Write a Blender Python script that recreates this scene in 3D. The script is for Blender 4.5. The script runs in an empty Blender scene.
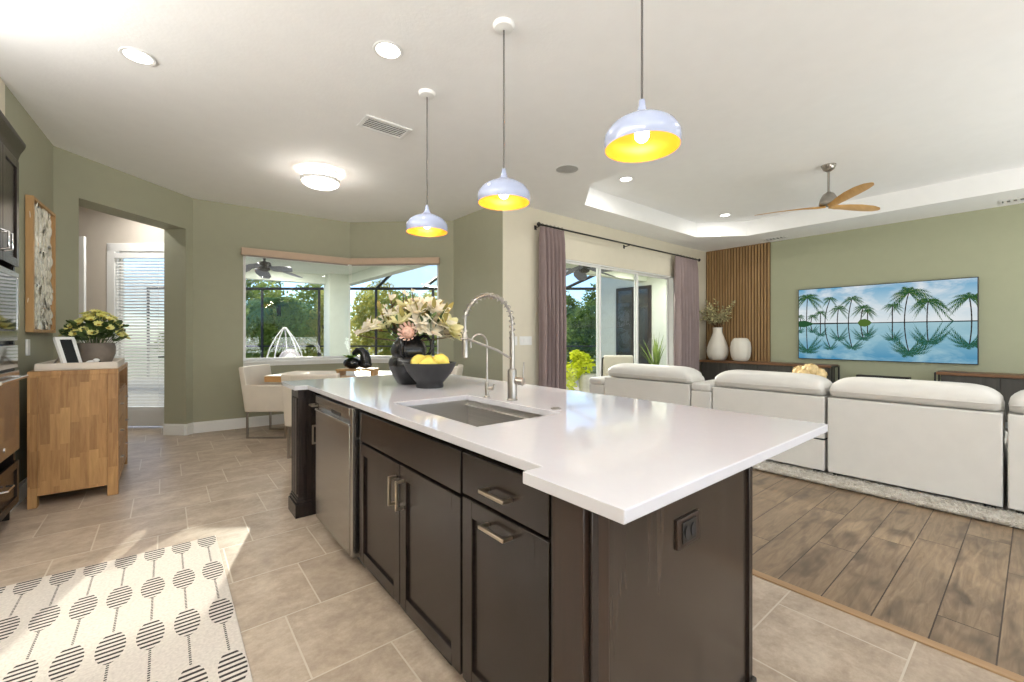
import bpy, bmesh, math, random
from mathutils import Vector, Matrix
C = bpy.context.scene.collection
sc = bpy.context.scene
PI = math.pi
rnd = random.Random(7)

# ------------------------------------------------------------------ camera, sky, sun, lights, exposure
FPX = 426.82
cd = bpy.data.cameras.new('camera'); cam = bpy.data.objects.new('camera', cd); C.objects.link(cam)
cd.sensor_width = 36.0; cd.lens = FPX * 36.0 / 1024.0; cd.shift_y = -5.0 / 1024.0
cd.clip_start = 0.05; cd.clip_end = 300
cam.location = (0, 0, 1.26)
cam.rotation_euler = (math.radians(90), 0, math.radians(50.889 - 90))
sc.camera = cam
FX, FY = math.cos(math.radians(50.889)), math.sin(math.radians(50.889))   # forward and right on plan
RX, RY = FY, -FX

world = bpy.data.worlds.new('world'); sc.world = world; world.use_nodes = True
nt = world.node_tree; nt.nodes.clear()
wo = nt.nodes.new('ShaderNodeOutputWorld'); bg = nt.nodes.new('ShaderNodeBackground')
sky = nt.nodes.new('ShaderNodeTexSky'); sky.sky_type = 'NISHITA'; sky.sun_disc = False
sky.sun_elevation = math.radians(38); sky.sun_rotation = math.radians(20)
tc = nt.nodes.new('ShaderNodeTexCoord'); no = nt.nodes.new('ShaderNodeTexNoise')
no.inputs['Scale'].default_value = 5.0; no.inputs['Detail'].default_value = 6.0
cr = nt.nodes.new('ShaderNodeValToRGB'); cr.color_ramp.elements[0].position = .54; cr.color_ramp.elements[1].position = .78
mx = nt.nodes.new('ShaderNodeMix'); mx.data_type = 'RGBA'; mx.inputs[7].default_value = (4.0, 4.0, 3.95, 1)
nt.links.new(tc.outputs['Generated'], no.inputs['Vector']); nt.links.new(no.outputs['Fac'], cr.inputs['Fac'])
tint = nt.nodes.new('ShaderNodeMix'); tint.data_type = 'RGBA'; tint.blend_type = 'MULTIPLY'; tint.inputs[0].default_value = 1.0; tint.inputs[7].default_value = (.55, .80, 1.15, 1)
nt.links.new(sky.outputs['Color'], tint.inputs[6])
nt.links.new(cr.outputs['Color'], mx.inputs[0]); nt.links.new(tint.outputs[2], mx.inputs[6])
nt.links.new(mx.outputs[2], bg.inputs['Color']); bg.inputs['Strength'].default_value = 0.19
nt.links.new(bg.outputs['Background'], wo.inputs['Surface'])

SUN_EL = math.radians(15.5)
sd = bpy.data.lights.new('sun', 'SUN'); sun = bpy.data.objects.new('sun', sd); C.objects.link(sun)
sd.energy = 6.0; sd.angle = math.radians(0.6); sd.color = (1.0, 0.93, 0.80)
sdir = Vector((0.30 * math.cos(SUN_EL), 0.954 * math.cos(SUN_EL), math.sin(SUN_EL)))
sun.rotation_euler = sdir.to_track_quat('Z', 'Y').to_euler(); sun.location = (4, 14, 6)

def area(name, loc, direction, sx, sy, power, col=(1, 1, 1)):
    d = bpy.data.lights.new(name, 'AREA'); o = bpy.data.objects.new(name, d); C.objects.link(o)
    d.shape = 'RECTANGLE'; d.size = sx; d.size_y = sy; d.energy = power; d.color = col
    o.location = loc; o.rotation_euler = Vector(direction).to_track_quat('-Z', 'Y').to_euler()
    return o
# added fill standing in for daylight behind the camera, and an added ceiling strip
area('added_back_fill', (1.3, -2.85, .95), (0, .42, .9), 4.2, 1.3, 120, (1.0, .99, .985))
area('added_back_fill', (6.3, -2.85, .95), (0, .42, .9), 4.0, 1.3, 120, (1.0, .99, .985))
strip = area('added_ceiling_strip', (-1.2, 1.1, 2.64), (0, 0, 1), .12, 4.8, 105, (1.0, .98, .955))
strip.rotation_euler = (math.pi, .72, 0)      # runs along the kitchen wall, throwing its light on the ceiling

vs = sc.view_settings
vs.view_transform = 'Standard'; vs.look = 'None'; vs.gamma = 1.0; vs.use_curve_mapping = False
vs.exposure = 0.10

# ------------------------------------------------------------------ helpers
OFF = {}
class MB:
    def __init__(s): s.v = []; s.f = []; s.m = []
    def add(s, vs_, fs, m=0):
        b = len(s.v); s.v += [tuple(p) for p in vs_]
        for f in fs: s.f.append([b + i for i in f]); s.m.append(m)
        return s
    def box(s, x0, x1, y0, y1, z0, z1, m=0):
        v = [(x0,y0,z0),(x1,y0,z0),(x1,y1,z0),(x0,y1,z0),(x0,y0,z1),(x1,y0,z1),(x1,y1,z1),(x0,y1,z1)]
        return s.add(v, [(0,3,2,1),(4,5,6,7),(0,1,5,4),(1,2,6,5),(2,3,7,6),(3,0,4,7)], m)
    def slab(s, a, b, z0, z1, t0, t1, m=0):
        """box along the plan segment a-b, from t0 to t1 on its left side"""
        dx, dy = b[0]-a[0], b[1]-a[1]; L = math.hypot(dx, dy); nx, ny = -dy/L, dx/L
        q = [(a[0]+nx*t0,a[1]+ny*t0),(b[0]+nx*t0,b[1]+ny*t0),(b[0]+nx*t1,b[1]+ny*t1),(a[0]+nx*t1,a[1]+ny*t1)]
        return s.prism(q, z0, z1, m)
    def prism(s, poly, z0, z1, m=0):
        n = len(poly); v = [(x,y,z0) for x,y in poly] + [(x,y,z1) for x,y in poly]
        f = [tuple(range(n))[::-1], tuple(range(n, 2*n))] + [(i,(i+1)%n,n+(i+1)%n,n+i) for i in range(n)]
        return s.add(v, f, m)
    def extr(s, poly, fn, t0, t1, m=0):
        """polygon in any plane: fn(u, v, t) -> point"""
        n = len(poly); v = [fn(a,b,t0) for a,b in poly] + [fn(a,b,t1) for a,b in poly]
        f = [tuple(range(n))[::-1], tuple(range(n, 2*n))] + [(i,(i+1)%n,n+(i+1)%n,n+i) for i in range(n)]
        return s.add(v, f, m)
    def tube(s, pts, r, n=8, m=0, closed=False):
        pts = [Vector(p) for p in pts]; k = len(pts); rs = r if isinstance(r, (list, tuple)) else [r]*k
        up = Vector((0,0,1)); rings = []; prev = None
        for i, p in enumerate(pts):
            if closed: t = pts[(i+1)%k] - pts[i-1]
            else: t = pts[min(i+1,k-1)] - pts[max(i-1,0)]
            t.normalize()
            if prev is None:
                a = up if abs(t.dot(up)) < .95 else Vector((1,0,0))
                u = t.cross(a).normalized()
            else:
                u = prev - t*prev.dot(t)
                u = u.normalized() if u.length > 1e-6 else t.orthogonal().normalized()
            prev = u; w = t.cross(u)
            rings.append([p + (u*math.cos(2*PI*j/n) + w*math.sin(2*PI*j/n))*rs[i] for j in range(n)])
        v = [q for rg in rings for q in rg]; f = []
        for i in range(k if closed else k-1):
            a, b = i*n, ((i+1)%k)*n
            for j in range(n): f.append((a+j, a+(j+1)%n, b+(j+1)%n, b+j))
        if not closed: f += [tuple(range(n))[::-1], tuple(range((k-1)*n, k*n))]
        return s.add(v, f, m)
    def lathe(s, prof, c=(0,0,0), n=24, m=0, sx=1, sy=1, lob=0, nl=0, rot=None, ring=False):
        v = []; f = []
        for (r, z) in prof:
            for j in range(n):
                a = 2*PI*j/n; q = r*(1 + lob*math.cos(nl*a))
                p = Vector((q*math.cos(a)*sx, q*math.sin(a)*sy, z))
                if rot is not None: p = rot @ p
                v.append((c[0]+p.x, c[1]+p.y, c[2]+p.z))
        k = len(prof)
        for i in range(k-1):
            for j in range(n): f.append((i*n+j, i*n+(j+1)%n, (i+1)*n+(j+1)%n, (i+1)*n+j))
        if ring:
            for j in range(n): f.append(((k-1)*n+j, (k-1)*n+(j+1)%n, (j+1)%n, j))
            return s.add(v, f, m)
        if prof[0][0] > 1e-5: f.append(tuple(range(n))[::-1])
        if prof[-1][0] > 1e-5: f.append(tuple(range((k-1)*n, k*n)))
        return s.add(v, f, m)
    def ball(s, c, rx, ry=None, rz=None, n=12, m=0, rot=None):
        ry = ry or rx; rz = rz or rx; k = max(5, n//2)
        prof = [(math.sin(PI*i/k), -math.cos(PI*i/k)*rz) for i in range(k+1)]
        return s.lathe([(max(r,1e-6), z) for r,z in prof], c, n, m, rx, ry, rot=rot)
    def quad(s, a, b, c, d, m=0): return s.add([a,b,c,d], [(0,1,2,3)], m)
    def build(s, name, mats, parent=None, bevel=0, seg=2, smooth=40, sub=0, fixn=True):
        me = bpy.data.meshes.new(name); o = bpy.data.objects.new(name, me); C.objects.link(o)
        ox, oy, oz = OFF.get(parent.name if parent else None, (0,0,0))
        me.from_pydata([(x-ox,y-oy,z-oz) for x,y,z in s.v], [], s.f)
        for mt in (mats if isinstance(mats, (list, tuple)) else [mats]): me.materials.append(mt)
        me.polygons.foreach_set('material_index', s.m)
        if fixn:
            b = bmesh.new(); b.from_mesh(me); bmesh.ops.remove_doubles(b, verts=b.verts, dist=1e-5)
            bmesh.ops.recalc_face_normals(b, faces=b.faces); b.to_mesh(me); b.free()
        if smooth:
            me.polygons.foreach_set('use_smooth', [True]*len(me.polygons))
            me.set_sharp_from_angle(angle=math.radians(smooth))
        if parent is not None:
            o.parent = parent; OFF[o.name] = (ox,oy,oz)
        if bevel:
            md = o.modifiers.new('bevel', 'BEVEL'); md.width = bevel; md.segments = seg; md.limit_method = 'ANGLE'; md.angle_limit = math.radians(35)
        if sub:
            md = o.modifiers.new('sub', 'SUBSURF'); md.levels = sub; md.render_levels = sub
        me.update(); return o
def tag(o, label, cat, group=None, kind=None):
    o['label'] = label
    if cat: o['category'] = cat
    if group: o['group'] = group
    if kind: o['kind'] = kind
    return o
def thing(name, label, cat, loc=(0,0,0), rz=0, group=None, world=True):
    """an Empty at the thing's base; world=True: its parts are given in room coordinates"""
    o = bpy.data.objects.new(name, None); C.objects.link(o); o.location = loc; o.rotation_euler = (0,0,rz)
    o.empty_display_size = .05
    if world: OFF[o.name] = tuple(loc)
    return tag(o, label, cat, group)
def struct(o): o['kind'] = 'structure'; return o
def copy_tree(o, parent=None):
    c = o.copy(); C.objects.link(c)
    if parent is not None: c.parent = parent
    for ch in list(o.children): copy_tree(ch, c)
    return c
def dup(o, loc, rz, label, group=None):
    c = copy_tree(o); c.location = loc; c.rotation_euler = (0,0,rz); c['label'] = label
    if group: c['group'] = group
    return c
def arc(c, r, a0, a1, n, f):
    return [f(c[0]+r*math.cos(a0+(a1-a0)*i/n), c[1]+r*math.sin(a0+(a1-a0)*i/n)) for i in range(n+1)]

# ------------------------------------------------------------------ materials
def srgb(r, g, b):
    l = lambda c: (c/255)/12.92 if c/255 <= .04045 else ((c/255+.055)/1.055)**2.4
    return (l(r), l(g), l(b), 1)
class NT:
    def __init__(s, name):
        s.mat = bpy.data.materials.new(name); s.mat.use_nodes = True; s.n = s.mat.node_tree.nodes; s.l = s.mat.node_tree.links
        s.b = s.n['Principled BSDF']; s.out = s.n['Material Output']
    def node(s, t, **kw):
        x = s.n.new(t)
        for k, v in kw.items(): setattr(x, k, v)
        return x
    def put(s, sock, v):
        if hasattr(v, 'is_output') or isinstance(v, bpy.types.NodeSocket): s.l.new(v, sock)
        else: sock.default_value = v
    def math(s, op, a, b=0.0, c=None):
        x = s.node('ShaderNodeMath', operation=op); s.put(x.inputs[0], a); s.put(x.inputs[1], b)
        if c is not None: s.put(x.inputs[2], c)
        return x.outputs[0]
    def pos(s):
        x = s.node('ShaderNodeNewGeometry'); return x.outputs['Position']
    def obj(s): return s.node('ShaderNodeTexCoord').outputs['Object']
    def sep(s, v):
        x = s.node('ShaderNodeSeparateXYZ'); s.l.new(v, x.inputs[0]); return x.outputs
    def comb(s, a, b, c=0.0):
        x = s.node('ShaderNodeCombineXYZ'); s.put(x.inputs[0], a); s.put(x.inputs[1], b); s.put(x.inputs[2], c); return x.outputs[0]
    def scale(s, v, k):
        x = s.node('ShaderNodeVectorMath', operation='MULTIPLY'); s.l.new(v, x.inputs[0]); s.put(x.inputs[1], k); return x.outputs[0]
    def noise(s, v, sc_=5, det=3, rough=.5, dist=0):
        x = s.node('ShaderNodeTexNoise'); s.l.new(v, x.inputs['Vector']); x.inputs['Scale'].default_value = sc_
        x.inputs['Detail'].default_value = det; x.inputs['Roughness'].default_value = rough; x.inputs['Distortion'].default_value = dist
        return x.outputs['Fac']
    def white(s, v):
        x = s.node('ShaderNodeTexWhiteNoise', noise_dimensions='3D'); s.l.new(v, x.inputs['Vector']); return x.outputs['Value']
    def ramp(s, fac, stops):
        x = s.node('ShaderNodeValToRGB'); e = x.color_ramp.elements
        while len(e) < len(stops): e.new(.5)
        for i, (p, c) in enumerate(stops): e[i].position = p; e[i].color = c
        s.put(x.inputs[0], fac); return x.outputs[0]
    def mix(s, fac, a, b, mode='MIX'):
        x = s.node('ShaderNodeMix', data_type='RGBA', blend_type=mode); s.put(x.inputs[0], fac); s.put(x.inputs[6], a); s.put(x.inputs[7], b); return x.outputs[2]
    def bump(s, h, k=.3, d=.01):
        x = s.node('ShaderNodeBump'); x.inputs['Strength'].default_value = k; x.inputs['Distance'].default_value = d
        s.l.new(h, x.inputs['Height']); s.l.new(x.outputs[0], s.b.inputs['Normal'])
    def set(s, col=None, rough=None, metal=None, spec=None, coat=None):
        if col is not None: s.put(s.b.inputs['Base Color'], col)
        if rough is not None: s.put(s.b.inputs['Roughness'], rough)
        if metal is not None: s.b.inputs['Metallic'].default_value = metal
        if spec is not None: s.b.inputs['Specular IOR Level'].default_value = spec
        if coat is not None: s.b.inputs['Coat Weight'].default_value = coat; s.b.inputs['Coat Roughness'].default_value = .08
        return s.mat
def flat(name, col, rough=.5, metal=0, spec=.5, var=.06, nscale=8, bump=0, bscale=60, coat=None):
    t = NT(name); p = t.obj(); f = t.noise(p, nscale, 3)
    lo = tuple(c*(1-var) for c in col[:3]) + (1,); hi = tuple(min(1, c*(1+var)) for c in col[:3]) + (1,)
    t.set(t.ramp(f, [(.3, lo), (.7, hi)]), rough, metal, spec, coat)
    if bump: t.bump(t.noise(p, bscale, 3), bump, .004)
    return t.mat
def emit(name, col, k):
    t = NT(name); t.n.remove(t.b); e = t.node('ShaderNodeEmission'); e.inputs[0].default_value = col; e.inputs[1].default_value = k
    t.l.new(e.outputs[0], t.out.inputs[0]); return t.mat
def wood(name, dark, light, rough=.4, axis=2, sc_=14, stretch=.08, bump=.05):
    t = NT(name); p = t.obj(); k = [1,1,1]; k[axis] = stretch
    v = t.scale(p, tuple(k)); f = t.noise(v, sc_, 5, .6, .6)
    t.set(t.ramp(f, [(.25, dark), (.75, light)]), rough); t.bump(f, bump, .003); return t.mat
M = {}
M['green'] = flat('paint_sage', srgb(162,162,140), .75, var=.015, bump=.12, bscale=90)
M['green_lit'] = flat('paint_sage_lit', srgb(170,173,146), .75, var=.015, bump=.12, bscale=90)  # the sage paint lightened for the brighter light on the television wall
M['cream'] = flat('paint_cream', srgb(224,217,198), .75, var=.015, bump=.12, bscale=90)
M['greige'] = flat('paint_greige', srgb(205,196,184), .75, var=.015)
M['ceiling'] = flat('paint_ceiling', srgb(247,247,246), .85, var=.01, bump=.25, bscale=45)
M['white'] = flat('paint_white_trim', srgb(238,238,236), .4, var=.01)
M['white_plastic'] = flat('plastic_white', srgb(240,240,238), .35, var=.01)
M['stucco'] = flat('stucco_outdoor', srgb(214,220,208), .85, var=.03, bump=.3)
M['black'] = flat('black_metal', (.012,.011,.010,1), .4, var=.1)
M['bronze'] = flat('bronze_frame', (.035,.03,.026,1), .45, var=.1)
M['nickel'] = flat('brushed_nickel', (.40,.375,.345,1), .3, 1, var=.06, nscale=40)
M['chrome'] = flat('chrome', (.78,.78,.78,1), .12, 1, var=.03)
M['brass_pull'] = flat('champagne_pull', (.46,.39,.30,1), .3, 1, var=.08)
M['gold_inner'] = flat('gold_leaf_inner', (.88,.36,.03,1), .4, .4, var=.06)
M['shade'] = flat('enamel_shade', srgb(168,178,206), .16, var=.01, coat=.6)
M['quartz'] = flat('quartz_white', srgb(214,213,219), .06, var=.008, nscale=30, spec=.6)
M['leather'] = flat('leather_white', srgb(224,222,217), .42, var=.02, bump=.12, bscale=180)
M['upholstery'] = flat('upholstery_cream', srgb(226,217,203), .7, var=.03, bump=.2, bscale=200)
M['ceramic_black'] = flat('ceramic_black', (.012,.012,.013,1), .22, var=.25, nscale=12, bump=.2, bscale=25)
M['bowl_black'] = flat('stone_black', (.022,.022,.024,1), .45, var=.2, nscale=20)
M['ceramic_white'] = flat('ceramic_matt_white', srgb(232,226,214), .6, var=.02, bump=.1)
M['lemon'] = flat('lemon_skin', srgb(228,208,96), .4, var=.12, nscale=20, bump=.25, bscale=70)
M['petal'] = flat('petal_ivory', srgb(246,238,214), .5, var=.08, nscale=10)
M['petal_pale'] = flat('petal_cream_green', srgb(232,226,170), .5, var=.12, nscale=10)
M['petal_yellow'] = flat('petal_yellow_green', srgb(232,226,140), .5, var=.1, nscale=20)
M['center_yellow'] = flat('flower_eye', srgb(190,165,60), .6, var=.1)
M['protea_core'] = flat('protea_core', srgb(204,164,146), .7, var=.3, nscale=60)
M['cushion_grey'] = flat('cushion_grey', srgb(196,188,192), .8)
M['protea'] = flat('protea_pink', srgb(234,206,190), .6, var=.18, nscale=30)
M['hydrangea'] = flat('hydrangea_cream', srgb(240,214,160), .6, var=.14, nscale=30)
M['stem'] = flat('stem_brown', srgb(92,70,46), .7, var=.15)
M['leaf_dark'] = flat('leaf_green', srgb(70,92,48), .45, var=.25, nscale=14)
M['leaf_olive'] = flat('leaf_olive', srgb(134,124,60), .5, var=.25, nscale=14)
M['leaf_bright'] = flat('succulent_green', srgb(128,180,58), .45, var=.2, nscale=20)
M['sage_sprig'] = flat('sage_sprig', srgb(170,164,124), .6, var=.25, nscale=20)
M['pot_grey'] = flat('pot_weathered_grey', srgb(118,108,98), .7, var=.25, nscale=9, bump=.3)
M['concrete_pot'] = flat('pot_pale', srgb(196,194,188), .7, var=.08)
M['valance'] = flat('valance_tan', srgb(196,172,150), .7, var=.03)
M['curtain'] = flat('curtain_mauve', srgb(150,133,132), .65, var=.05)
M['tan_fabric'] = flat('fabric_grey', srgb(160,150,140), .8, var=.05)
M['screen_dark'] = flat('dark_screen', (.02,.022,.026,1), .15, var=.1)
M['fan_grey'] = flat('fan_blade_grey', srgb(110,112,122), .6, var=.1)
M['grass'] = flat('grass', srgb(98,120,58), .9, var=.3, nscale=3)
M['paver'] = flat('patio_paver', srgb(196,184,166), .8, var=.08, nscale=4)
M['tan_roof'] = flat('roof_tan', srgb(206,180,142), .8, var=.1, nscale=4)
M['espresso'] = wood('espresso_wood', (.012,.008,.0065,1), (.030,.021,.0175,1), .27, 2, 22, .06, .03)
M['espresso_panel'] = wood('espresso_panel', (.028,.019,.013,1), (.056,.040,.029,1), .22, 2, 16, .05, .015)
M['espresso_brown'] = wood('espresso_brown', (.018,.009,.005,1), (.046,.024,.014,1), .32, 2, 18, .06, .03)
M['dark_grey_wood'] = wood('dark_grey_wood', srgb(52,50,46), srgb(76,73,67), .5, 2, 20, .08)
M['console_top'] = wood('walnut_top', srgb(92,62,40), srgb(140,98,64), .4, 1, 16, .06)
M['slat'] = wood('oak_slat', srgb(142,110,70), srgb(180,146,102), .5, 2, 30, .05)
M['slat_back'] = wood('slat_backing', srgb(84,58,30), srgb(112,80,44), .7, 2, 30, .05)
M['frame_wood'] = wood('frame_oak', srgb(168,128,80), srgb(200,160,108), .5, 2, 20, .08)
M['fan_wood'] = wood('fan_blade_wood', srgb(192,142,78), srgb(226,182,116), .4, 0, 12, .12)
M['table_wood'] = wood('table_oak', srgb(176,126,72), srgb(208,162,104), .45, 0, 14, .08)
M['table_top'] = wood('table_top_sunlit', srgb(222,206,182), srgb(236,224,206), .35, 0, 14, .08)  # wood paled to carry the sunlight falling on the table top
M['threshold'] = wood('threshold_oak', srgb(150,118,84), srgb(178,146,108), .45, 1, 20, .05)
def m_stainless(name, c, r, axis):
    t = NT(name); p = t.obj(); k = [1,1,1]; k[axis] = .01; k = tuple(q*120 for q in k)
    f = t.noise(t.scale(p, k), 2, 3); t.set(t.ramp(f, [(.3, (c*.9,c*.88,c*.84,1)), (.7, (c*1.05,c*1.02,c*.98,1))]), r, 1)
    t.bump(f, .03, .001); return t.mat
M['steel'] = m_stainless('stainless', .50, .24, 1)
M['steel_sink'] = m_stainless('stainless_sink', .66, .36, 1)
M['oven_glass'] = flat('oven_glass', (.03,.028,.026,1), .06, var=.1, coat=1)
def m_tile():
    t = NT('floor_travertine_tile'); P = t.pos(); x, y, z = t.sep(P)
    k = t.math('FLOOR', t.math('DIVIDE', t.math('SUBTRACT', y, .315), .455))
    fy = t.math('FRACT', t.math('DIVIDE', t.math('SUBTRACT', y, .315), .455))
    xo = t.math('DIVIDE', t.math('SUBTRACT', t.math('SUBTRACT', x, .42), t.math('MULTIPLY', t.math('SUBTRACT', k, 3.0), .1517)), .455)
    kx = t.math('FLOOR', xo); fx = t.math('FRACT', xo)
    g = .0075
    def edge(f): return t.math('MINIMUM', f, t.math('SUBTRACT', 1.0, f))
    e = t.math('MINIMUM', edge(fx), edge(fy))
    grout = t.math('LESS_THAN', e, g)
    w = t.white(t.comb(kx, k, 0.0))
    sh = t.comb(t.math('ADD', x, t.math('MULTIPLY', w, 37.0)), t.math('ADD', y, t.math('MULTIPLY', w, 19.0)), w)
    n1 = t.noise(t.scale(sh, (1, 1.3, 1)), 4.2, 7, .68, .25); n2 = t.noise(sh, 26, 4, .75)
    c = t.ramp(n1, [(.30, srgb(142,124,106)), (.50, srgb(178,160,141)), (.68, srgb(210,195,176))])
    c = t.mix(.35, c, t.ramp(n2, [(.3, srgb(138,120,102)), (.75, srgb(212,198,179))]))
    c = t.mix(t.math('MULTIPLY', w, .28), c, srgb(140,124,108))
    c = t.mix(grout, c, srgb(200,190,174))
    t.set(c, t.math('ADD', .34, t.math('MULTIPLY', n2, .18)), spec=.45)
    t.bump(t.math('SUBTRACT', t.math('MULTIPLY', n1, .15), grout), .25, .004); return t.mat
M['tile'] = m_tile()
def m_planks():
    t = NT('floor_wood_planks'); P = t.pos(); x, y, z = t.sep(P)
    yy = t.math('DIVIDE', t.math('SUBTRACT', y, .098), .1868); k = t.math('FLOOR', yy); fy = t.math('FRACT', yy)
    w0 = t.white(t.comb(k, 3.0, 1.0)); xx = t.math('DIVIDE', t.math('ADD', x, t.math('MULTIPLY', w0, 1.2)), 1.25)
    kx = t.math('FLOOR', xx); fx = t.math('FRACT', xx); w = t.white(t.comb(kx, k, 2.0))
    sh = t.comb(t.math('ADD', x, t.math('MULTIPLY', w, 31.0)), t.math('ADD', y, t.math('MULTIPLY', w, 17.0)), w)
    g = t.noise(t.scale(sh, (1, 9, 1)), 3.0, 6, .65, 1.2); kn = t.noise(t.scale(sh, (1.6, 4.5, 1)), 2.1, 2, .5, .4)
    c = t.ramp(g, [(.25, srgb(106,89,70)), (.5, srgb(138,118,94)), (.78, srgb(164,143,116))])
    c = t.mix(t.ramp(kn, [(.50, (0,0,0,1)), (.70, (.8,.8,.8,1))]), c, srgb(72,60,50))
    c = t.mix(t.math('MULTIPLY', w, .3), c, srgb(104,88,74))
    e = t.math('MINIMUM', t.math('MINIMUM', fy, t.math('SUBTRACT', 1.0, fy)), t.math('MULTIPLY', t.math('MINIMUM', fx, t.math('SUBTRACT', 1.0, fx)), 6.7))
    gap = t.math('LESS_THAN', e, .014); c = t.mix(gap, c, srgb(62,48,38))
    t.set(c, .38, spec=.4); t.bump(t.math('SUBTRACT', t.math('MULTIPLY', g, .2), gap), .2, .003); return t.mat
M['planks'] = m_planks()
def m_rug():
    t = NT('rug_dotted_weave'); x, y, z = t.sep(t.pos())
    px, py = .1225, .432
    u = t.math('SUBTRACT', t.math('MULTIPLY', t.math('FRACT', t.math('DIVIDE', t.math('SUBTRACT', x, -.0465 - px*.5 - px*6), px)), px), px*.5)
    v = t.math('SUBTRACT', t.math('MULTIPLY', t.math('FRACT', t.math('DIVIDE', t.math('SUBTRACT', y, 2.345 - py*.5 - py*6), py)), py), py*.5)
    r = t.math('SQRT', t.math('ADD', t.math('POWER', t.math('DIVIDE', u, .046), 2.0), t.math('POWER', t.math('DIVIDE', v, .112), 2.0)))
    inc = t.math('LESS_THAN', r, 1.0)
    st = t.math('LESS_THAN', t.math('FRACT', t.math('DIVIDE', t.math('ADD', v, 1.0), .0285)), .45)
    a = t.math('MULTIPLY', inc, st)
    ln = t.math('MULTIPLY', t.math('LESS_THAN', t.math('ABSOLUTE', u), .0042), t.math('LESS_THAN', t.math('FRACT', t.math('DIVIDE', y, .0145)), .55))
    ln = t.math('MULTIPLY', ln, t.math('SUBTRACT', 1.0, inc))
    k = t.math('MINIMUM', t.math('ADD', a, ln), 1.0)
    n = t.noise(t.pos(), 90, 3)
    c = t.mix(k, t.ramp(n, [(.3, srgb(208,200,192)), (.7, srgb(226,219,210))]), srgb(66,62,60))
    t.set(c, .95, spec=.1); t.bump(t.math('ADD', n, t.math('MULTIPLY', k, .6)), .5, .004); return t.mat
M['rug'] = m_rug()
def m_butcher():
    t = NT('acacia_block_wood'); x, y, z = t.sep(t.obj())
    q = t.math('ADD', x, y)
    k = t.math('FLOOR', t.math('DIVIDE', q, .052)); w0 = t.white(t.comb(k, 1.0, 5.0))
    kz = t.math('FLOOR', t.math('DIVIDE', t.math('ADD', z, t.math('MULTIPLY', w0, .4)), .27)); w = t.white(t.comb(k, kz, 1.0))
    g = t.noise(t.comb(t.math('ADD', q, t.math('MULTIPLY', w, 9.0)), 0.0, t.math('MULTIPLY', z, .09)), 42, 5, .6, .5)
    c = t.ramp(w, [(0, srgb(132,90,48)), (.45, srgb(172,126,76)), (1, srgb(206,162,106))])
    c = t.mix(.45, c, t.ramp(g, [(.3, srgb(122,84,46)), (.7, srgb(204,162,108))]))
    t.set(c, .42); t.bump(g, .05, .003); return t.mat
M['acacia'] = m_butcher()
def m_glass():
    t = NT('window_glass'); t.n.remove(t.b)
    a = t.node('ShaderNodeBsdfTransparent'); a.inputs[0].default_value = (.965,.985,.972,1)
    g = t.node('ShaderNodeBsdfGlossy'); g.inputs['Roughness'].default_value = .01
    lw = t.node('ShaderNodeLayerWeight'); lw.inputs[0].default_value = .5
    fc = t.math('ADD', t.math('MULTIPLY', t.math('POWER', lw.outputs['Facing'], 4.0), .45), .025)
    m = t.node('ShaderNodeMixShader'); t.l.new(fc, m.inputs[0])
    t.l.new(a.outputs[0], m.inputs[1]); t.l.new(g.outputs[0], m.inputs[2]); t.l.new(m.outputs[0], t.out.inputs[0]); return t.mat
M['glass'] = m_glass()
def m_mesh():
    t = NT('insect_screen'); t.n.remove(t.b)
    a = t.node('ShaderNodeBsdfTransparent'); d = t.node('ShaderNodeBsdfDiffuse'); d.inputs[0].default_value = srgb(190,165,130)
    m = t.node('ShaderNodeMixShader'); m.inputs[0].default_value = .35
    t.l.new(a.outputs[0], m.inputs[1]); t.l.new(d.outputs[0], m.inputs[2]); t.l.new(m.outputs[0], t.out.inputs[0]); return t.mat
M['screen'] = m_mesh()
def m_leaf(name, stops, trans=.4, sc_=1.2):
    t = NT(name); t.n.remove(t.b); p = t.pos(); f = t.noise(p, sc_, 4, .7); g = t.noise(p, 18, 2)
    c = t.ramp(t.math('ADD', t.math('MULTIPLY', f, .65), t.math('MULTIPLY', g, .35)), stops)
    d = t.node('ShaderNodeBsdfDiffuse'); tr = t.node('ShaderNodeBsdfTranslucent'); t.l.new(c, d.inputs[0]); t.l.new(c, tr.inputs[0])
    m = t.node('ShaderNodeMixShader'); m.inputs[0].default_value = trans
    t.l.new(d.outputs[0], m.inputs[1]); t.l.new(tr.outputs[0], m.inputs[2]); t.l.new(m.outputs[0], t.out.inputs[0]); return t.mat
M['fol_dark'] = m_leaf('foliage_dark', [(.35, srgb(84,110,54)), (.6, srgb(150,172,92))])
M['fol_mid'] = m_leaf('foliage_mid', [(.35, srgb(122,146,66)), (.6, srgb(196,206,112))])
M['fol_yellow'] = m_leaf('foliage_yellow', [(.35, srgb(178,180,84)), (.6, srgb(240,230,140))], .5)
M['fol_lime'] = m_leaf('foliage_lime', [(.35, srgb(190,206,40)), (.6, srgb(222,226,70))], .5)
M['fol_palm'] = m_leaf('foliage_palm', [(.35, srgb(110,144,92)), (.6, srgb(186,204,126))], .45)
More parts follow.
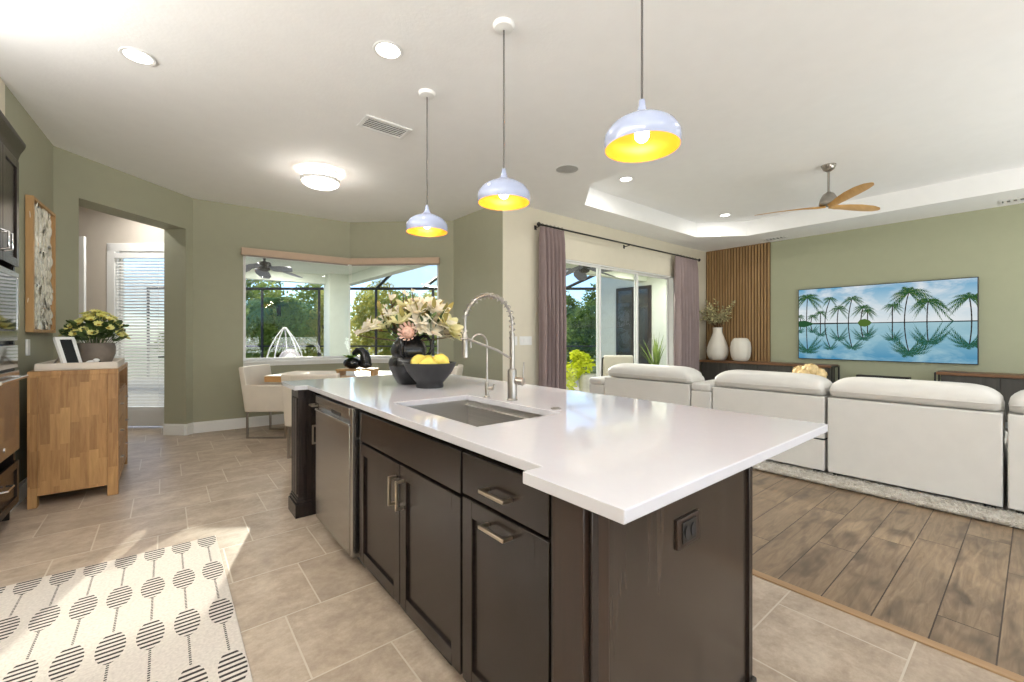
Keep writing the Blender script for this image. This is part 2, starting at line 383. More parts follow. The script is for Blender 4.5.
def m_sky():
    t = NT('picture_sky'); t.n.remove(t.b); p = t.pos(); x, y, z = t.sep(p)
    n = t.noise(t.comb(y, t.math('MULTIPLY', t.math('ABSOLUTE', t.math('SUBTRACT', z, 1.475)), 1.8), 0.0), 1.9, 5, .6, .5)
    h = t.math('DIVIDE', t.math('ABSOLUTE', t.math('SUBTRACT', z, 1.475)), .62)
    base = t.ramp(h, [(0, srgb(226,234,236)), (.5, srgb(186,212,226)), (1, srgb(96,166,204))])
    c = t.mix(t.ramp(n, [(.42, (0,0,0,1)), (.62, (.85,.85,.85,1))]), base, srgb(236,240,242))
    low = t.math('LESS_THAN', z, 1.475)
    c = t.mix(t.math('MULTIPLY', low, .6), c, t.mix(1.0, c, srgb(96,186,204), 'MULTIPLY'))
    e = t.node('ShaderNodeEmission'); t.l.new(c, e.inputs[0]); e.inputs[1].default_value = .85
    t.l.new(e.outputs[0], t.out.inputs[0]); return t.mat
M['tv_sky'] = m_sky()
for nm, c in (('tv_green', srgb(46,86,54)), ('tv_green2', srgb(84,112,52)), ('tv_trunk', srgb(52,46,40)), ('tv_dim', srgb(52,104,98)), ('tv_shore', srgb(40,44,40))):
    M[nm] = emit('picture_' + nm[3:], c, .85)
M['can_glow'] = emit('lamp_glow', (1, .95, .88, 1), 9)
M['bulb'] = emit('bulb_glow', (1, .88, .66, 1), 8)
M['flush_glow'] = emit('diffuser_glow', (1, .95, .88, 1), 4.5)
def m_shell():
    t = NT('capiz_shell'); p = t.obj(); f = t.noise(p, 14, 3)
    t.set(t.ramp(f, [(.3, srgb(226,218,196)), (.7, srgb(250,247,236))]), .22, coat=.7); return t.mat
M['shell'] = m_shell()
def m_sticks():
    t = NT('capiz_band'); f = t.noise(t.obj(), 22, 2)
    t.set(t.ramp(f, [(.42, srgb(190,134,86)), (.58, srgb(246,226,196))]), .25)
    tr = t.node('ShaderNodeBsdfTransparent'); m = t.node('ShaderNodeMixShader'); m.inputs[0].default_value = .5
    t.l.new(t.b.outputs[0], m.inputs[1]); t.l.new(tr.outputs[0], m.inputs[2]); t.l.new(m.outputs[0], t.out.inputs[0]); return t.mat
M['flush_band'] = m_sticks()
M['shag'] = m_leaf('shag_pile', [(.35, srgb(226,220,210)), (.6, srgb(252,250,245))], .55, 20)
M['petal'] = m_leaf('petal_ivory_thin', [(.35, srgb(244,234,206)), (.6, srgb(253,249,238))], .35, 6)
M['petal_pale'] = m_leaf('petal_pale_thin', [(.35, srgb(228,222,160)), (.6, srgb(244,240,200))], .35, 6)
M['petal_yellow'] = m_leaf('petal_lime_thin', [(.35, srgb(226,222,130)), (.6, srgb(244,240,168))], .3, 6)
def struct(o, label, cat): return tag(o, label, cat, None, 'structure')

# ------------------------------------------------------------------ the room shell
H = 3.04
c0, c1, c2, c3, c4, c5 = (-.877,4.478), (-.81,5.80), (.28,6.885), (2.25,6.79), (3.46,5.655), (3.445,4.43)
def along(a, b, s): return (a[0]+(b[0]-a[0])*s, a[1]+(b[1]-a[1])*s)
def unit(a, b):
    L = math.hypot(b[0]-a[0], b[1]-a[1]); return ((b[0]-a[0])/L, (b[1]-a[1])/L, L)
def ext(a, b, ea, eb):
    ux, uy, L = unit(a, b); return (a[0]-ux*ea, a[1]-uy*ea), (b[0]+ux*eb, b[1]+uy*eb)

m = MB().box(-1.6, 2.44, -3.1, 9.1, -.10, 0); m.box(2.44, 3.6, 4.40, 7.2, -.10, 0)
struct(m.build('floor', M['tile'], smooth=0), 'beige travertine-look tile floor of the kitchen and breakfast nook', 'floor')
m = MB().box(2.44, 9.05, -3.1, 4.40, -.10, .002)
struct(m.build('floor', M['planks'], smooth=0), 'brown wide-plank wood floor of the living room', 'floor')
m = MB().box(2.405, 2.455, -3.1, 4.40, -.01, .007)
struct(m.build('trim_1', M['threshold'], bevel=.003), 'narrow wood transition strip between tile and plank floors', 'trim')

def ceiling():
    o8 = [(4.42,3.87),(7.42,3.87),(8.02,3.25),(8.02,-1.1),(7.42,-1.75),(4.42,-1.75),(3.87,-1.2),(3.87,3.3)]
    out = [(-1.6,-3.1),(9.05,-3.1),(9.05,4.55),(3.56,4.55),(3.58,5.70),(2.30,6.92),(.6,7.02),(.6,7.5),(-1.9,9.1),(-2.2,9.1),(-1.6,5.0)]
    bm = bmesh.new(); top = .26
    vo = [bm.verts.new((x,y,H)) for x,y in out]; vi = [bm.verts.new((x,y,H)) for x,y in o8]; vt = [bm.verts.new((x,y,H+top)) for x,y in o8]
    es = [bm.edges.new((vo[i], vo[(i+1)%len(vo)])) for i in range(len(vo))] + [bm.edges.new((vi[i], vi[(i+1)%8])) for i in range(8)]
    bmesh.ops.triangle_fill(bm, use_beauty=True, edges=es)
    for i in range(8): bm.faces.new((vi[i], vi[(i+1)%8], vt[(i+1)%8], vt[i]))
    bm.faces.new(vt)
    # upper shell so that the ceiling is a solid
    vu = [bm.verts.new((x,y,H+.45)) for x,y in out]; bm.faces.new(vu)
    for i in range(len(vo)): bm.faces.new((vo[i], vo[(i+1)%len(vo)], vu[(i+1)%len(vo)], vu[i]))
    bmesh.ops.recalc_face_normals(bm, faces=bm.faces)
    me = bpy.data.meshes.new('ceiling'); bm.to_mesh(me); bm.free(); me.materials.append(M['ceiling'])
    o = bpy.data.objects.new('ceiling', me); C.objects.link(o); return o
struct(ceiling(), 'white textured ceiling with a recessed tray over the living room', 'ceiling')

# kitchen side
struct(MB().box(-1.60, -1.46, -3.1, 4.60, 0, H).build('wall_kitchen', M['cream'], smooth=0), 'cream kitchen wall behind the oven tower', 'wall')
struct(MB().box(-1.60, -.877, 4.478, 4.60, 0, H).build('wall_return', M['cream'], smooth=0), 'cream return wall beside the oven tower', 'wall')
struct(MB().slab((-.877,4.60), c1, 0, H, 0, .12).build('wall_left', M['green'], smooth=0), 'sage green wall with the shell art', 'wall')
# wall with the alcove opening
u = unit(c1, c2); TH = .30
m = MB(); sa, sb = .139, .930; oa, ob = along(c1,c2,sa), along(c1,c2,sb)
m.slab(ext(c1,oa,.0,0)[0], oa, 0, H, 0, TH); m.slab(ob, c2, 0, H, 0, TH); m.slab(oa, ob, 2.62, H, 0, TH)
struct(m.build('wall_alcove', M['green'], smooth=0), 'sage green wall with a tall opening to the door alcove', 'wall')
# bay: left and right window walls
SILL, HEAD = .915, 2.40
m = MB(); wL = (.83, c2[1] + (c3[1]-c2[1])*(.83-c2[0])/(c3[0]-c2[0])); TB = .14
m.slab(c2, wL, 0, H, 0, TB); m.slab(wL, c3, 0, SILL, 0, TB); m.slab(wL, c3, HEAD, H, 0, TB)
struct(m.build('wall_bay_left', M['green'], smooth=0), 'sage green breakfast nook wall under the long window', 'wall')
m = MB(); wR = along(c3, c4, .848)
m.slab(wR, ext(c3,c4,0,.0)[1], 0, H, 0, TB); m.slab(c3, wR, 0, SILL, 0, TB); m.slab(c3, wR, HEAD, H, 0, TB)
struct(m.build('wall_bay_right', M['green'], smooth=0), 'sage green angled nook wall under the right corner window', 'wall')
struct(MB().box(c5[0], c5[0]+.13, c5[1]+.004, c4[1]+.06, 0, H).build('wall_nook', M['green'], smooth=0), 'sage green nook wall ending beside the curtains', 'wall')
# slider wall, television wall, rear wall
DX0, DX1, DH, SY = 4.36, 7.66, 2.41, 4.43
m = MB(); m.box(c5[0]+.001, DX0, SY, SY+.16, 0, H); m.box(DX1, 9.05, SY, SY+.16, 0, H); m.box(DX0, DX1, SY, SY+.16, DH, H)
struct(m.build('wall_slider', M['cream'], smooth=0), 'cream wall around the sliding glass door', 'wall')
struct(MB().box(8.92, 9.05, -3.1, SY, 0, H).build('wall_right', M['green_lit'], smooth=0), 'sage living room wall behind the television, its brighter light put in the colour', 'wall')
m = MB(); m.box(-1.6, 9.05, -3.1, -2.98, 0, .25); m.box(-1.6, 9.05, -3.1, -2.98, 2.5, H)
for a, b in ((-1.6,-.8),(3.4,4.3),(8.3,9.05)): m.box(a, b, -3.1, -2.98, .25, 2.5)
struct(m.build('wall_back', M['cream'], smooth=0), 'cream rear wall behind the viewer with openings added for daylight', 'wall')
# alcove beyond the opening
def FR(lat, d, z=0): return (FX*d + RX*lat, FY*d + RY*lat, z)
def FR2(lat, d): return FR(lat, d)[:2]
m = MB(); D = 5.86
m.slab(FR2(-7.2,D), FR2(-5.54,D), 0, H, 0, .12); m.slab(FR2(-5.54,D), FR2(-4.62,D), 2.50, H, 0, .12); m.slab(FR2(-4.62,D), FR2(-4.25,D), 0, H, 0, .12)
m.slab((-1.5,5.2), FR2(-7.2,D), 0, H, 0, .12); m.slab(FR2(-4.25,D), (.42,7.0), 0, H, 0, .1)
struct(m.build('wall_door_alcove', M['greige'], smooth=0), 'greige wall of the small alcove around the blinds door', 'wall')
# casing strip on the alcove's near side
p = FR2(-5.47, 5.42)
struct(MB().slab(FR2(-5.50,5.40), FR2(-5.415,5.40), 0, 2.52, 0, .03).build('trim_2', M['white'], bevel=.004), 'white door casing standing just inside the alcove opening', 'trim')

# baseboards
def base(name, segs, label):
    m = MB()
    for a, b, s in segs: m.slab(a, b, 0, .125, 0, -.018*s); m.slab(a, b, .125, .142, 0, -.010*s)
    return struct(m.build(name, M['white'], bevel=.003), label, 'baseboard')
nrm = (-u[1], u[0]); jb = (ob[0]+nrm[0]*TH, ob[1]+nrm[1]*TH)
base('baseboard_nook', [(c2, c3, 1), (c3, c4, 1), (ob, c2, 1), (jb, ob, 1)], 'white baseboard around the breakfast nook and opening jamb')
base('baseboard_left', [((-.877,4.60), c1, 1), (c1, oa, 1)], 'white baseboard behind the wooden drawer chest')
base('baseboard_slider', [((c5[0],SY), (DX0-.02,SY), 1), ((DX1+.02,SY), (8.92,SY), 1)], 'white baseboard along the sliding door wall')
base('baseboard_right', [((8.92,SY), (8.92,-2.98), 1)], 'white baseboard along the television wall')
base('baseboard_kitchen', [((c5[0],c4[1]), (c5[0],SY), 1)], 'white baseboard at the end of the nook wall')

# windows of the bay: butt-jointed glass corner, sill, valances
def bay_window(name, a, b, label):
    g = MB().slab(a, b, SILL, HEAD, .075, .083).build('glass', M['glass'], smooth=0)
    f = MB()
    f.slab(a, b, SILL, SILL+.035, .05, .11); f.slab(a, b, HEAD-.03, HEAD, .05, .11)
    ux, uy, L = unit(a, b)
    if name == 'window_1': f.slab(a, (a[0]+ux*.035, a[1]+uy*.035), SILL, HEAD, .05, .11)
    else: f.slab((b[0]-ux*.035, b[1]-uy*.035), b, SILL, HEAD, .05, .11)
    fr = f.build('window_frame', M['white'], bevel=.003); g.parent = fr
    fr.name = name; struct(fr, label, 'window')
    s = MB().slab(a, b, SILL-.03, SILL, -.06, .10); s.slab(a, b, SILL-.075, SILL-.03, -.022, .0)
    s.build('window_sill', M['white'], fr, bevel=.004); return fr
bay_window('window_1', wL, c3, 'long nook window meeting its neighbour at a glass corner')
bay_window('window_2', c3, wR, 'angled nook window right of the glass corner')
def valance(a, b, label):
    ux, uy, L = unit(a, b); t = thing('window_valance', label, 'valance', (along(a,b,.5)[0], along(a,b,.5)[1], 2.37))
    MB().slab(a, b, 2.368, 2.462, -.085, -.004).build('cassette', M['valance'], t, bevel=.004)
    MB().slab(ext(a,b,-.02,-.02)[0], ext(a,b,-.02,-.02)[1], 2.352, 2.372, -.060, -.030).build('shade_hem', M['tan_fabric'], t, bevel=.003)
    return t
valance(ext(wL,c3,.025,0)[0], ext(c2,c3,0,-.03)[1], 'tan shade cassette above the long nook window')
valance(ext(c3,wR,-.03,0)[0], ext(c3,wR,0,.025)[1], 'tan shade cassette above the angled nook window')

# sliding door (three tall glass panels)
m = MB(); m.box(DX0, DX1, SY+.01, SY+.15, DH-.022, DH); m.box(DX0, DX1, SY+.01, SY+.15, 0, .03)
m.box(DX0, DX0+.05, SY+.01, SY+.15, 0, DH); m.box(DX1-.03, DX1, SY+.01, SY+.15, 0, DH)
door = struct(m.build('door_1', M['white'], bevel=.003), 'three-panel sliding glass door to the lanai', 'door')
w3 = (DX1-DX0-.06)/3
for i in range(3):
    a = DX0+.03 + i*w3 - (.025 if i else 0); b = DX0+.03 + (i+1)*w3 + (.025 if i < 2 else 0); y = SY+.035 + .035*i
    p = MB()
    p.box(a, b, y, y+.028, .03, .10); p.box(a, b, y, y+.028, DH-.05, DH-.022); p.box(a, a+.036, y, y+.028, .10, DH-.05); p.box(b-.036, b, y, y+.028, .10, DH-.05)
    pn = p.build('sliding_panel', M['white'], door, bevel=.002)
    MB().box(a+.03, b-.03, y+.011, y+.017, .095, DH-.045).build('glass', M['glass'], pn, smooth=0)
MB().box(DX0+.05, DX0+.075, SY+.005, SY+.035, .95, 1.2).build('door_handle', M['white_plastic'], door, bevel=.004)

# alcove door with full-length blinds
def alcove_door():
    fn = lambda a, z, t: FR(a, D+.03-t, z)
    c = MB()
    for (a0,a1,z0,z1) in ((-5.54,-5.43,0,2.52),(-4.66,-4.60,0,2.52),(-5.54,-4.60,2.42,2.53)):
        c.extr([(a0,z0),(a1,z0),(a1,z1),(a0,z1)], fn, 0, .06)
    d = struct(c.build('door_2', M['white'], bevel=.006), 'white exterior door with full-length blinds in the alcove', 'door')
    s = MB(); fn2 = lambda a, z, t: FR(a, D+.06-t, z)
    for (a0,a1,z0,z1) in ((-5.42,-5.385,.02,2.42),(-4.70,-4.66,.02,2.42),(-5.385,-4.70,.02,.26),(-5.385,-4.70,2.36,2.42)):
        s.extr([(a0,z0),(a1,z0),(a1,z1),(a0,z1)], fn2, 0, .045)
    lf = s.build('door_leaf', M['white'], d, bevel=.003)
    MB().extr([(-5.385,.26),(-4.70,.26),(-4.70,2.36),(-5.385,2.36)], fn2, .02, .026).build('glass', M['glass'], lf, smooth=0)
    b = MB()
    z = .315
    while z < 2.30:
        b.add([FR(-5.40, D-.005, z+.016), FR(-4.70, D-.005, z+.016), FR(-4.70, D-.040, z-.012), FR(-5.40, D-.040, z-.012),
               FR(-5.40, D-.005, z+.019), FR(-4.70, D-.005, z+.019), FR(-4.70, D-.040, z-.009), FR(-5.40, D-.040, z-.009)],
              [(0,3,2,1),(4,5,6,7),(0,1,5,4),(1,2,6,5),(2,3,7,6),(3,0,4,7)]); z += .0415
    for a in (-5.28, -4.82): b.tube([FR(a, D-.043, .28), FR(a, D-.043, 2.32)], .0022, 5)
    bl = b.build('blinds', M['white'], d, smooth=0)
    r = MB(); r.extr([(-5.41,.262),(-4.69,.262),(-4.69,.295),(-5.41,.295)], lambda a,z,t: FR(a, D-.003-t, z), 0, .04)
    r.extr([(-5.41,2.32),(-4.69,2.32),(-4.69,2.39),(-5.41,2.39)], lambda a,z,t: FR(a, D-.003-t, z), 0, .05)
    r.build('head_rail', M['white'], bl, bevel=.003)
    h = MB(); h.tube([FR(-4.68, D-.0, .98), FR(-4.68, D-.075, .98)], .012, 8); h.tube([FR(-4.68, D-.07, .98), FR(-4.79, D-.075, .975)], .010, 8)
    h.build('lever_handle', M['black'], d)
alcove_door()

# unseen rear windows added behind the viewer to let in fill daylight
for i, (a, b) in enumerate(((-.8,3.4),(4.3,8.3))):
    m = MB()
    for k in range(4):
        x = a + (b-a-.05)*k/3; m.box(x, x+.05, -3.06, -3.0, .25, 2.5)
    m.box(a, b, -3.06, -3.0, .25, .30); m.box(a, b, -3.06, -3.0, 2.45, 2.5)
    w = struct(m.build('window_%d' % (i+3), M['white']), 'wide rear window added for daylight behind the %s' % ('kitchen' if i == 0 else 'living room'), 'window')
    MB().box(a+.02, b-.02, -3.033, -3.027, .28, 2.47).build('glass', M['glass'], w, smooth=0)

# slatted oak panel in the corner of the television wall
t = thing('slat_wall_panel', 'tall oak slat panel on the wall behind the white vases', 'wall panel', (8.9, 3.78, .0))
MB().box(8.905, 8.919, 3.19, 4.425, .0, H-.002).build('backing', M['slat_back'], t, smooth=0)
m = MB(); n = 22
for i in range(n):
    y = 3.195 + i*(4.425-3.195)/n; m.box(8.880, 8.906, y, y+.034, .0, H-.002)
m.build('slats', M['slat'], t, smooth=0)

# ------------------------------------------------------------------ outdoors
struct(MB().box(-30, 40, -30, 60, -.30, -.06).build('ground', M['grass'], smooth=0), 'green lawn around the house', 'ground')
m = MB().prism([(-1.5,7.0),(3.62,7.0),(3.62,4.6),(9.3,4.6),(9.3,14),(-4,19)], -.058, -.02)
struct(m.build('patio', M['paver'], smooth=0), 'pale paver patio of the screened lanai', 'patio')
m = MB().prism([(.45,7.06),(2.4,7.0),(3.62,5.85),(3.62,10.9),(.45,10.9)], 2.72, 2.95)
m.box(3.40, 3.60, 6.0, 10.9, 2.50, 2.72); m.box(.45, 3.40, 10.7, 10.9, 2.50, 2.72); m.box(2.98, 3.46, 10.42, 10.88, -.03, 2.72)
struct(m.build('lanai_roof', M['stucco'], smooth=0), 'white lanai roof and column outside the nook window', 'lanai')
m = MB().box(3.63, 9.4, 4.60, 6.25, 2.75, 2.95); m.box(3.63, 9.4, 6.05, 6.25, 2.60, 2.75)
struct(m.build('lanai_roof', M['stucco'], smooth=0), 'white lanai roof outside the sliding door', 'lanai')
m = MB().box(9.2, 9.4, 4.60, 7.55, -.03, 2.9); m.box(9.4, 12, 7.35, 7.55, -.03, 2.9)  # wall built in place of a reflection in the slider glass
wing = struct(m.build('wall_reflection', M['stucco'], smooth=0), 'pale green stucco wall standing in for a reflection in the slider', 'wall')
f = MB().box(9.16, 9.20, 5.92, 6.95, 0, 2.50).build('window_frame', M['bronze'], wing, bevel=.004)
MB().box(9.150, 9.162, 6.0, 6.4, .1, 2.42).box(9.150, 9.162, 6.46, 6.87, .1, 2.42).build('dark_glass', M['oven_glass'], f, smooth=0)

def cage():
    t = thing('pool_cage', 'dark bronze screen cage frame beyond the nook windows', 'screen enclosure', FR(-3, 13, -.03))
    lats = [-11.08 + 1.735*i for i in range(9)]
    for la in lats: MB().tube([FR(la,13,-.03), FR(la,13,2.7)], .04, 6).build('post', M['bronze'], t)
    MB().tube([FR(-11.1,13,2.7), FR(2.85,13,2.7)], .045, 6).build('eave_beam', M['bronze'], t)
    MB().tube([FR(-11.1,13,.95), FR(2.85,13,.95)], .025, 6).build('chair_rail', M['bronze'], t)
    for la in (-4.14, -2.71, -.67, 1.6): MB().tube([FR(la,13,2.7), FR(la+2.1,10,3.5)], .045, 6).build('rafter', M['bronze'], t)
    MB().quad(FR(-4.4,13,2.72), FR(-.2,13,2.72), FR(1.9,10,3.52), FR(-2.3,10,3.52)).build('screen_panel', M['screen'], t, smooth=0, fixn=False)
cage()

def leaves(mb, c, rad, n, size, rg, m=0, shell=.55):
    for _ in range(n):
        d = Vector((rg.gauss(0,1), rg.gauss(0,1), rg.gauss(0,1))).normalized(); q = shell + (1-shell)*rg.random()
        p = Vector((c[0]+d.x*rad[0]*q, c[1]+d.y*rad[1]*q, max(.02, c[2]+d.z*rad[2]*q)))
        a = Vector((rg.uniform(-1,1), rg.uniform(-1,1), rg.uniform(-1,1))).normalized(); b = a.orthogonal().normalized()
        s = size*rg.uniform(.6,1.3)
        mb.quad(p-a*s*.5, p+b*s*.28, p+a*s*.5, p-b*s*.28, m)
def bush(name, label, cat, lat, d, w, h, mat, n, size, group, z0=0, blobs=6):
    rg = random.Random(int(lat*100+d*7)); x, y, _ = FR(lat, d)
    t = thing(name, label, cat, (x, y, -.06), 0, group, True)
    mb = MB()
    for i in range(blobs):
        f = i/(blobs-1); zz = z0 + (h-z0)*(.22+.56*f) ; rr = w*.5*(.75-.35*f)
        bx_, by_ = x + rg.uniform(-1,1)*w*.26*(1-f*.5), y + rg.uniform(-1,1)*w*.26*(1-f*.5)
        leaves(mb, (bx_, by_, zz), (rr, rr, (h-z0)*.24), n//blobs, size, rg)
    mb.build('crown', mat, t, smooth=0, fixn=False)
    st = MB()
    for k in range(3): st.tube([(x+.06*k-.06, y, -.06), (x+rg.uniform(-.2,.2), y+rg.uniform(-.2,.2), h*.6)], [.05,.02], 6)
    st.build('trunk', M['stem'], t)
G = 'garden bushes beyond the screen cage'
hedge = [  # lat, d, width, height, material, label
    (-10.6,15.0,2.8,3.0,'fol_dark','dark green bush beyond the cage at the far end of the garden'),
    (-9.0,15.6,2.6,3.3,'fol_mid','mid green bush rising behind the tall garden palm'),
    (-7.8,14.8,2.2,2.6,'fol_mid','low dark bush behind the white egg chair'),
    (-6.8,15.6,2.4,3.0,'fol_yellow','sunlit yellow bush beside the lanai column'),
    (-5.2,15.2,2.2,3.0,'fol_yellow','sunlit yellow-green bush seen right of the glass corner'),
    (-3.9,15.8,2.4,2.9,'fol_mid','mid green bush behind the cream flowers'),
    (-2.4,15.4,2.6,2.7,'fol_mid','green bush seen at the edge of the angled window'),
    (1.4,15.0,2.4,2.4,'fol_mid','round green bush outside the first slider panel'),
    (2.6,15.6,2.6,2.5,'fol_dark','dark green bush behind the slider mullion'),
    (3.8,15.5,2.6,2.4,'fol_mid','green bush hidden partly by the stucco wall'),
    (0.2,16.0,2.6,2.3,'fol_dark','dark bush behind the mauve curtain')]
for la, d, w, h, mt, lb in hedge: bush('garden_bush', lb, 'bush', la, d, w, h, M[mt], 2600, .17, G)
G2 = 'tall trees at the back of the garden'
for la, d, w, h, mt, lb in [(-12.5,20,5,4.6,'fol_dark','tall dark tree at the back of the garden, far end'),
    (-9.5,21,5,4.4,'fol_mid','tall green tree behind the palms'), (-6.4,22,5,4.0,'fol_yellow','pale sunlit tree behind the lanai column'),
    (-3.6,21,4.5,3.6,'fol_yellow','yellowish tree under the cage rafters'), (2.4,20,4,3.4,'fol_mid','green tree against the blue sky outside the slider'),
    (4.4,21,4,3.8,'fol_dark','dark tree behind the stucco wall')]:
    bush('garden_tree', lb, 'tree', la, d, w, h, M[mt], 3000, .24, G2, z0=.6)
def palm(lat, d, h, R, label, mat='fol_palm', n=16):
    x, y, _ = FR(lat, d); t = thing('palm_tree', label, 'palm', (x,y,-.06), 0, 'garden palms')
    MB().tube([(x,y,-.06),(x+.06,y,h*.5),(x,y,h)], [.10,.08,.07], 8).build('trunk', M['stem'], t)
    rg = random.Random(int(h*100)); mb = MB()
    for i in range(n):
        a = 2*PI*i/n + rg.uniform(-.2,.2); el = rg.uniform(.1,1.1); pr = None
        for k in range(10):
            s = k/9; r = R*s*math.cos(el*.6); zz = h + R*(math.sin(el)*s - .75*s*s)
            p = Vector((x+math.cos(a)*r, y+math.sin(a)*r, zz))
            if pr is not None:
                dr = (p-pr).normalized(); sd_ = dr.cross(Vector((0,0,1))).normalized(); L = R*.34*math.sin(PI*min(.95,s+.08))
                for sg in (-1,1):
                    tip = p + sd_*sg*L + dr*L*.5 - Vector((0,0,L*.35)); mb.quad(pr, p, tip, tip - dr*.02)
            pr = p
    mb.build('fronds', M[mat], t, smooth=0, fixn=False)
palm(-8.1, 14.8, 2.3, 1.3, 'palm with arching fronds directly above the white egg chair')
palm(-10.4, 14.9, 1.3, 1.0, 'shorter palm at the far end of the garden, left of the taller palm')

def outdoor_fan(x, y, zc, label, rot):
    t = thing('lanai_fan', label, 'ceiling fan', (x,y,zc-.3), rot, None, False)
    MB().lathe([(.07,.30),(.08,.27),(.025,.25),(.025,.18),(.10,.16),(.12,.10),(.10,.03),(.05,0)], n=20).build('motor', M['bronze'], t)
    for k in range(5):
        a = 2*PI*k/5; pts = []; 
        for s, w in ((.10,.03),(.20,.035),(.26,.09),(.40,.135),(.55,.115),(.68,.01)): pts.append((s,w))
        poly = pts + [(s,-w) for s,w in pts[::-1]]
        fn = lambda p,q,tt: (math.cos(a)*p-math.sin(a)*q, math.sin(a)*p+math.cos(a)*q, .07+tt+q*.38-.22*max(0,p-.15))
        MB().extr(poly, fn, 0, .012).build('blade', M['fan_grey'], t)
    return t
outdoor_fan(1.38, 8.75, 2.72, 'grey leaf-blade fan on the lanai ceiling outside the long window', .2)
outdoor_fan(6.15, 5.40, 2.75, 'dark leaf-blade fan on the lanai ceiling outside the slider', .9)

# egg chair on the lanai
def egg_chair():
    x, y, _ = FR(-4.50, 8.45); t = thing('egg_chair', 'white teardrop egg chair on the lanai outside the long window', 'chair', (x,y,-.02), math.radians(-40), None, False)
    prof = [(.22,.12),(.30,.3),(.35,.55),(.335,.8),(.26,1.05),(.15,1.27),(.02,1.45)]
    fr = MB()
    for k in range(6):
        a = math.radians(-15 + 210*k/5); fr.tube([(math.cos(a)*r, math.sin(a)*r, z) for r,z in prof], .013, 6)
    for r, z in ((.22,.12),(.35,.55)): fr.tube([(math.cos(b_)*r, math.sin(b_)*r, z) for b_ in [PI*i/16 for i in range(17)]], .013, 6)
    fr.tube([(math.cos(b_)*.22, math.sin(b_)*.22, .12) for b_ in [2*PI*i/24 for i in range(24)]], .014, 6, closed=True)
    fr.build('frame', M['white'], t)
    MB().lathe([(.24,0),(.25,.02),(.23,.12),(.21,.13)], n=20).build('base', M['white'], t)
    MB().ball((0,.02,.50), .28,.26,.20, 16).build('seat_cushion', M['cushion_grey'], t)
    MB().ball((0,.20,.78), .24,.10,.24, 16).build('back_cushion', M['cushion_grey'], t)
    MB().ball((.12,.0,.80), .14,.08,.14, 12).build('pillow', M['white_plastic'], t)
egg_chair()

def lime_plant():
    x, y, _ = FR(.167*8.2, 8.2); t = thing('potted_plant', 'lime green bush plant in a pale pot outside the slider', 'plant', (x,y,-.02))
    MB().lathe([(.13,-.02),(.19,.3),(.20,.52),(.18,.53),(.17,.48),(.001,.47)], (x+.08,y-.06,0), 24).build('pot', M['concrete_pot'], t)
    mb = MB(); rg = random.Random(5)
    for dx, dy, zz, r in ((0,0,.70,.22),(-.18,.12,.58,.22),(-.25,.2,.36,.2),(.08,.05,.82,.13),(-.1,.1,.88,.12)): leaves(mb, (x+dx,y+dy,zz), (r,r,r*.9), 260, .085, rg)
    mb.build('foliage', M['fol_lime'], t, smooth=0, fixn=False)
lime_plant()
def palm_pot():
    x, y = 8.42, 5.32; t = thing('potted_palm', 'tall spiky palm in a dark pot by the stucco wall', 'plant', (x,y,-.02))
    MB().lathe([(.16,-.02),(.2,.35),(.19,.38),(.001,.36)], (x,y,0), 20).build('pot', M['bronze'], t)
    mb = MB(); rg = random.Random(12)
    for i in range(26):
        a = rg.uniform(0,2*PI); tilt = rg.uniform(.05,.5); L = rg.uniform(.7,1.1); pr = []
        for k in range(6):
            s = k/5; r = L*s*math.sin(tilt)*(.6+.6*s); z = .36 + L*s*math.cos(tilt) - .25*s*s*tilt
            pr.append(Vector((x+math.cos(a)*r, y+math.sin(a)*r, z)))
        sdv = Vector((-math.sin(a), math.cos(a), 0))
        for k in range(5):
            w0, w1 = .03*(1-k/5)+.004, .03*(1-(k+1)/5)+.002
            mb.quad(pr[k]-sdv*w0, pr[k]+sdv*w0, pr[k+1]+sdv*w1, pr[k+1]-sdv*w1)
    mb.build('fronds', M['fol_dark'], t, smooth=0, fixn=False)
palm_pot()
def patio_chair(x, y, rz, label):
    t = thing('patio_chair', label, 'chair', (x,y,-.02), rz, None, False)
    f = MB()
    for sx in (-.30,.30):
        f.tube([(sx,-.30,0),(sx,-.30,.62),(sx,.30,.62),(sx,.34,0)], .018, 6); f.tube([(sx,.30,.40),(sx,.42,.86)], .018, 6)
    f.tube([(-.30,.42,.86),(.30,.42,.86)], .018, 6); f.tube([(-.30,-.30,.38),(.30,-.30,.38)], .018, 6)
    f.build('frame', M['bronze'], t)
    MB().box(-.28,.28,-.30,.32,.36,.50).build('seat_cushion', M['upholstery'], t, bevel=.04, seg=3)
    MB().add([(-.28,.24,.48),(.28,.24,.48),(.28,.38,.92),(-.28,.38,.92),(-.28,.34,.44),(.28,.34,.44),(.28,.47,.90),(-.28,.47,.90)],
             [(0,1,2,3),(4,7,6,5),(0,4,5,1),(1,5,6,2),(2,6,7,3),(3,7,4,0)]).build('back_cushion', M['upholstery'], t, bevel=.03, seg=3)
    return t
p1_ = patio_chair(7.0, 5.35, 2.4, 'cream patio chair behind the middle slider panel')

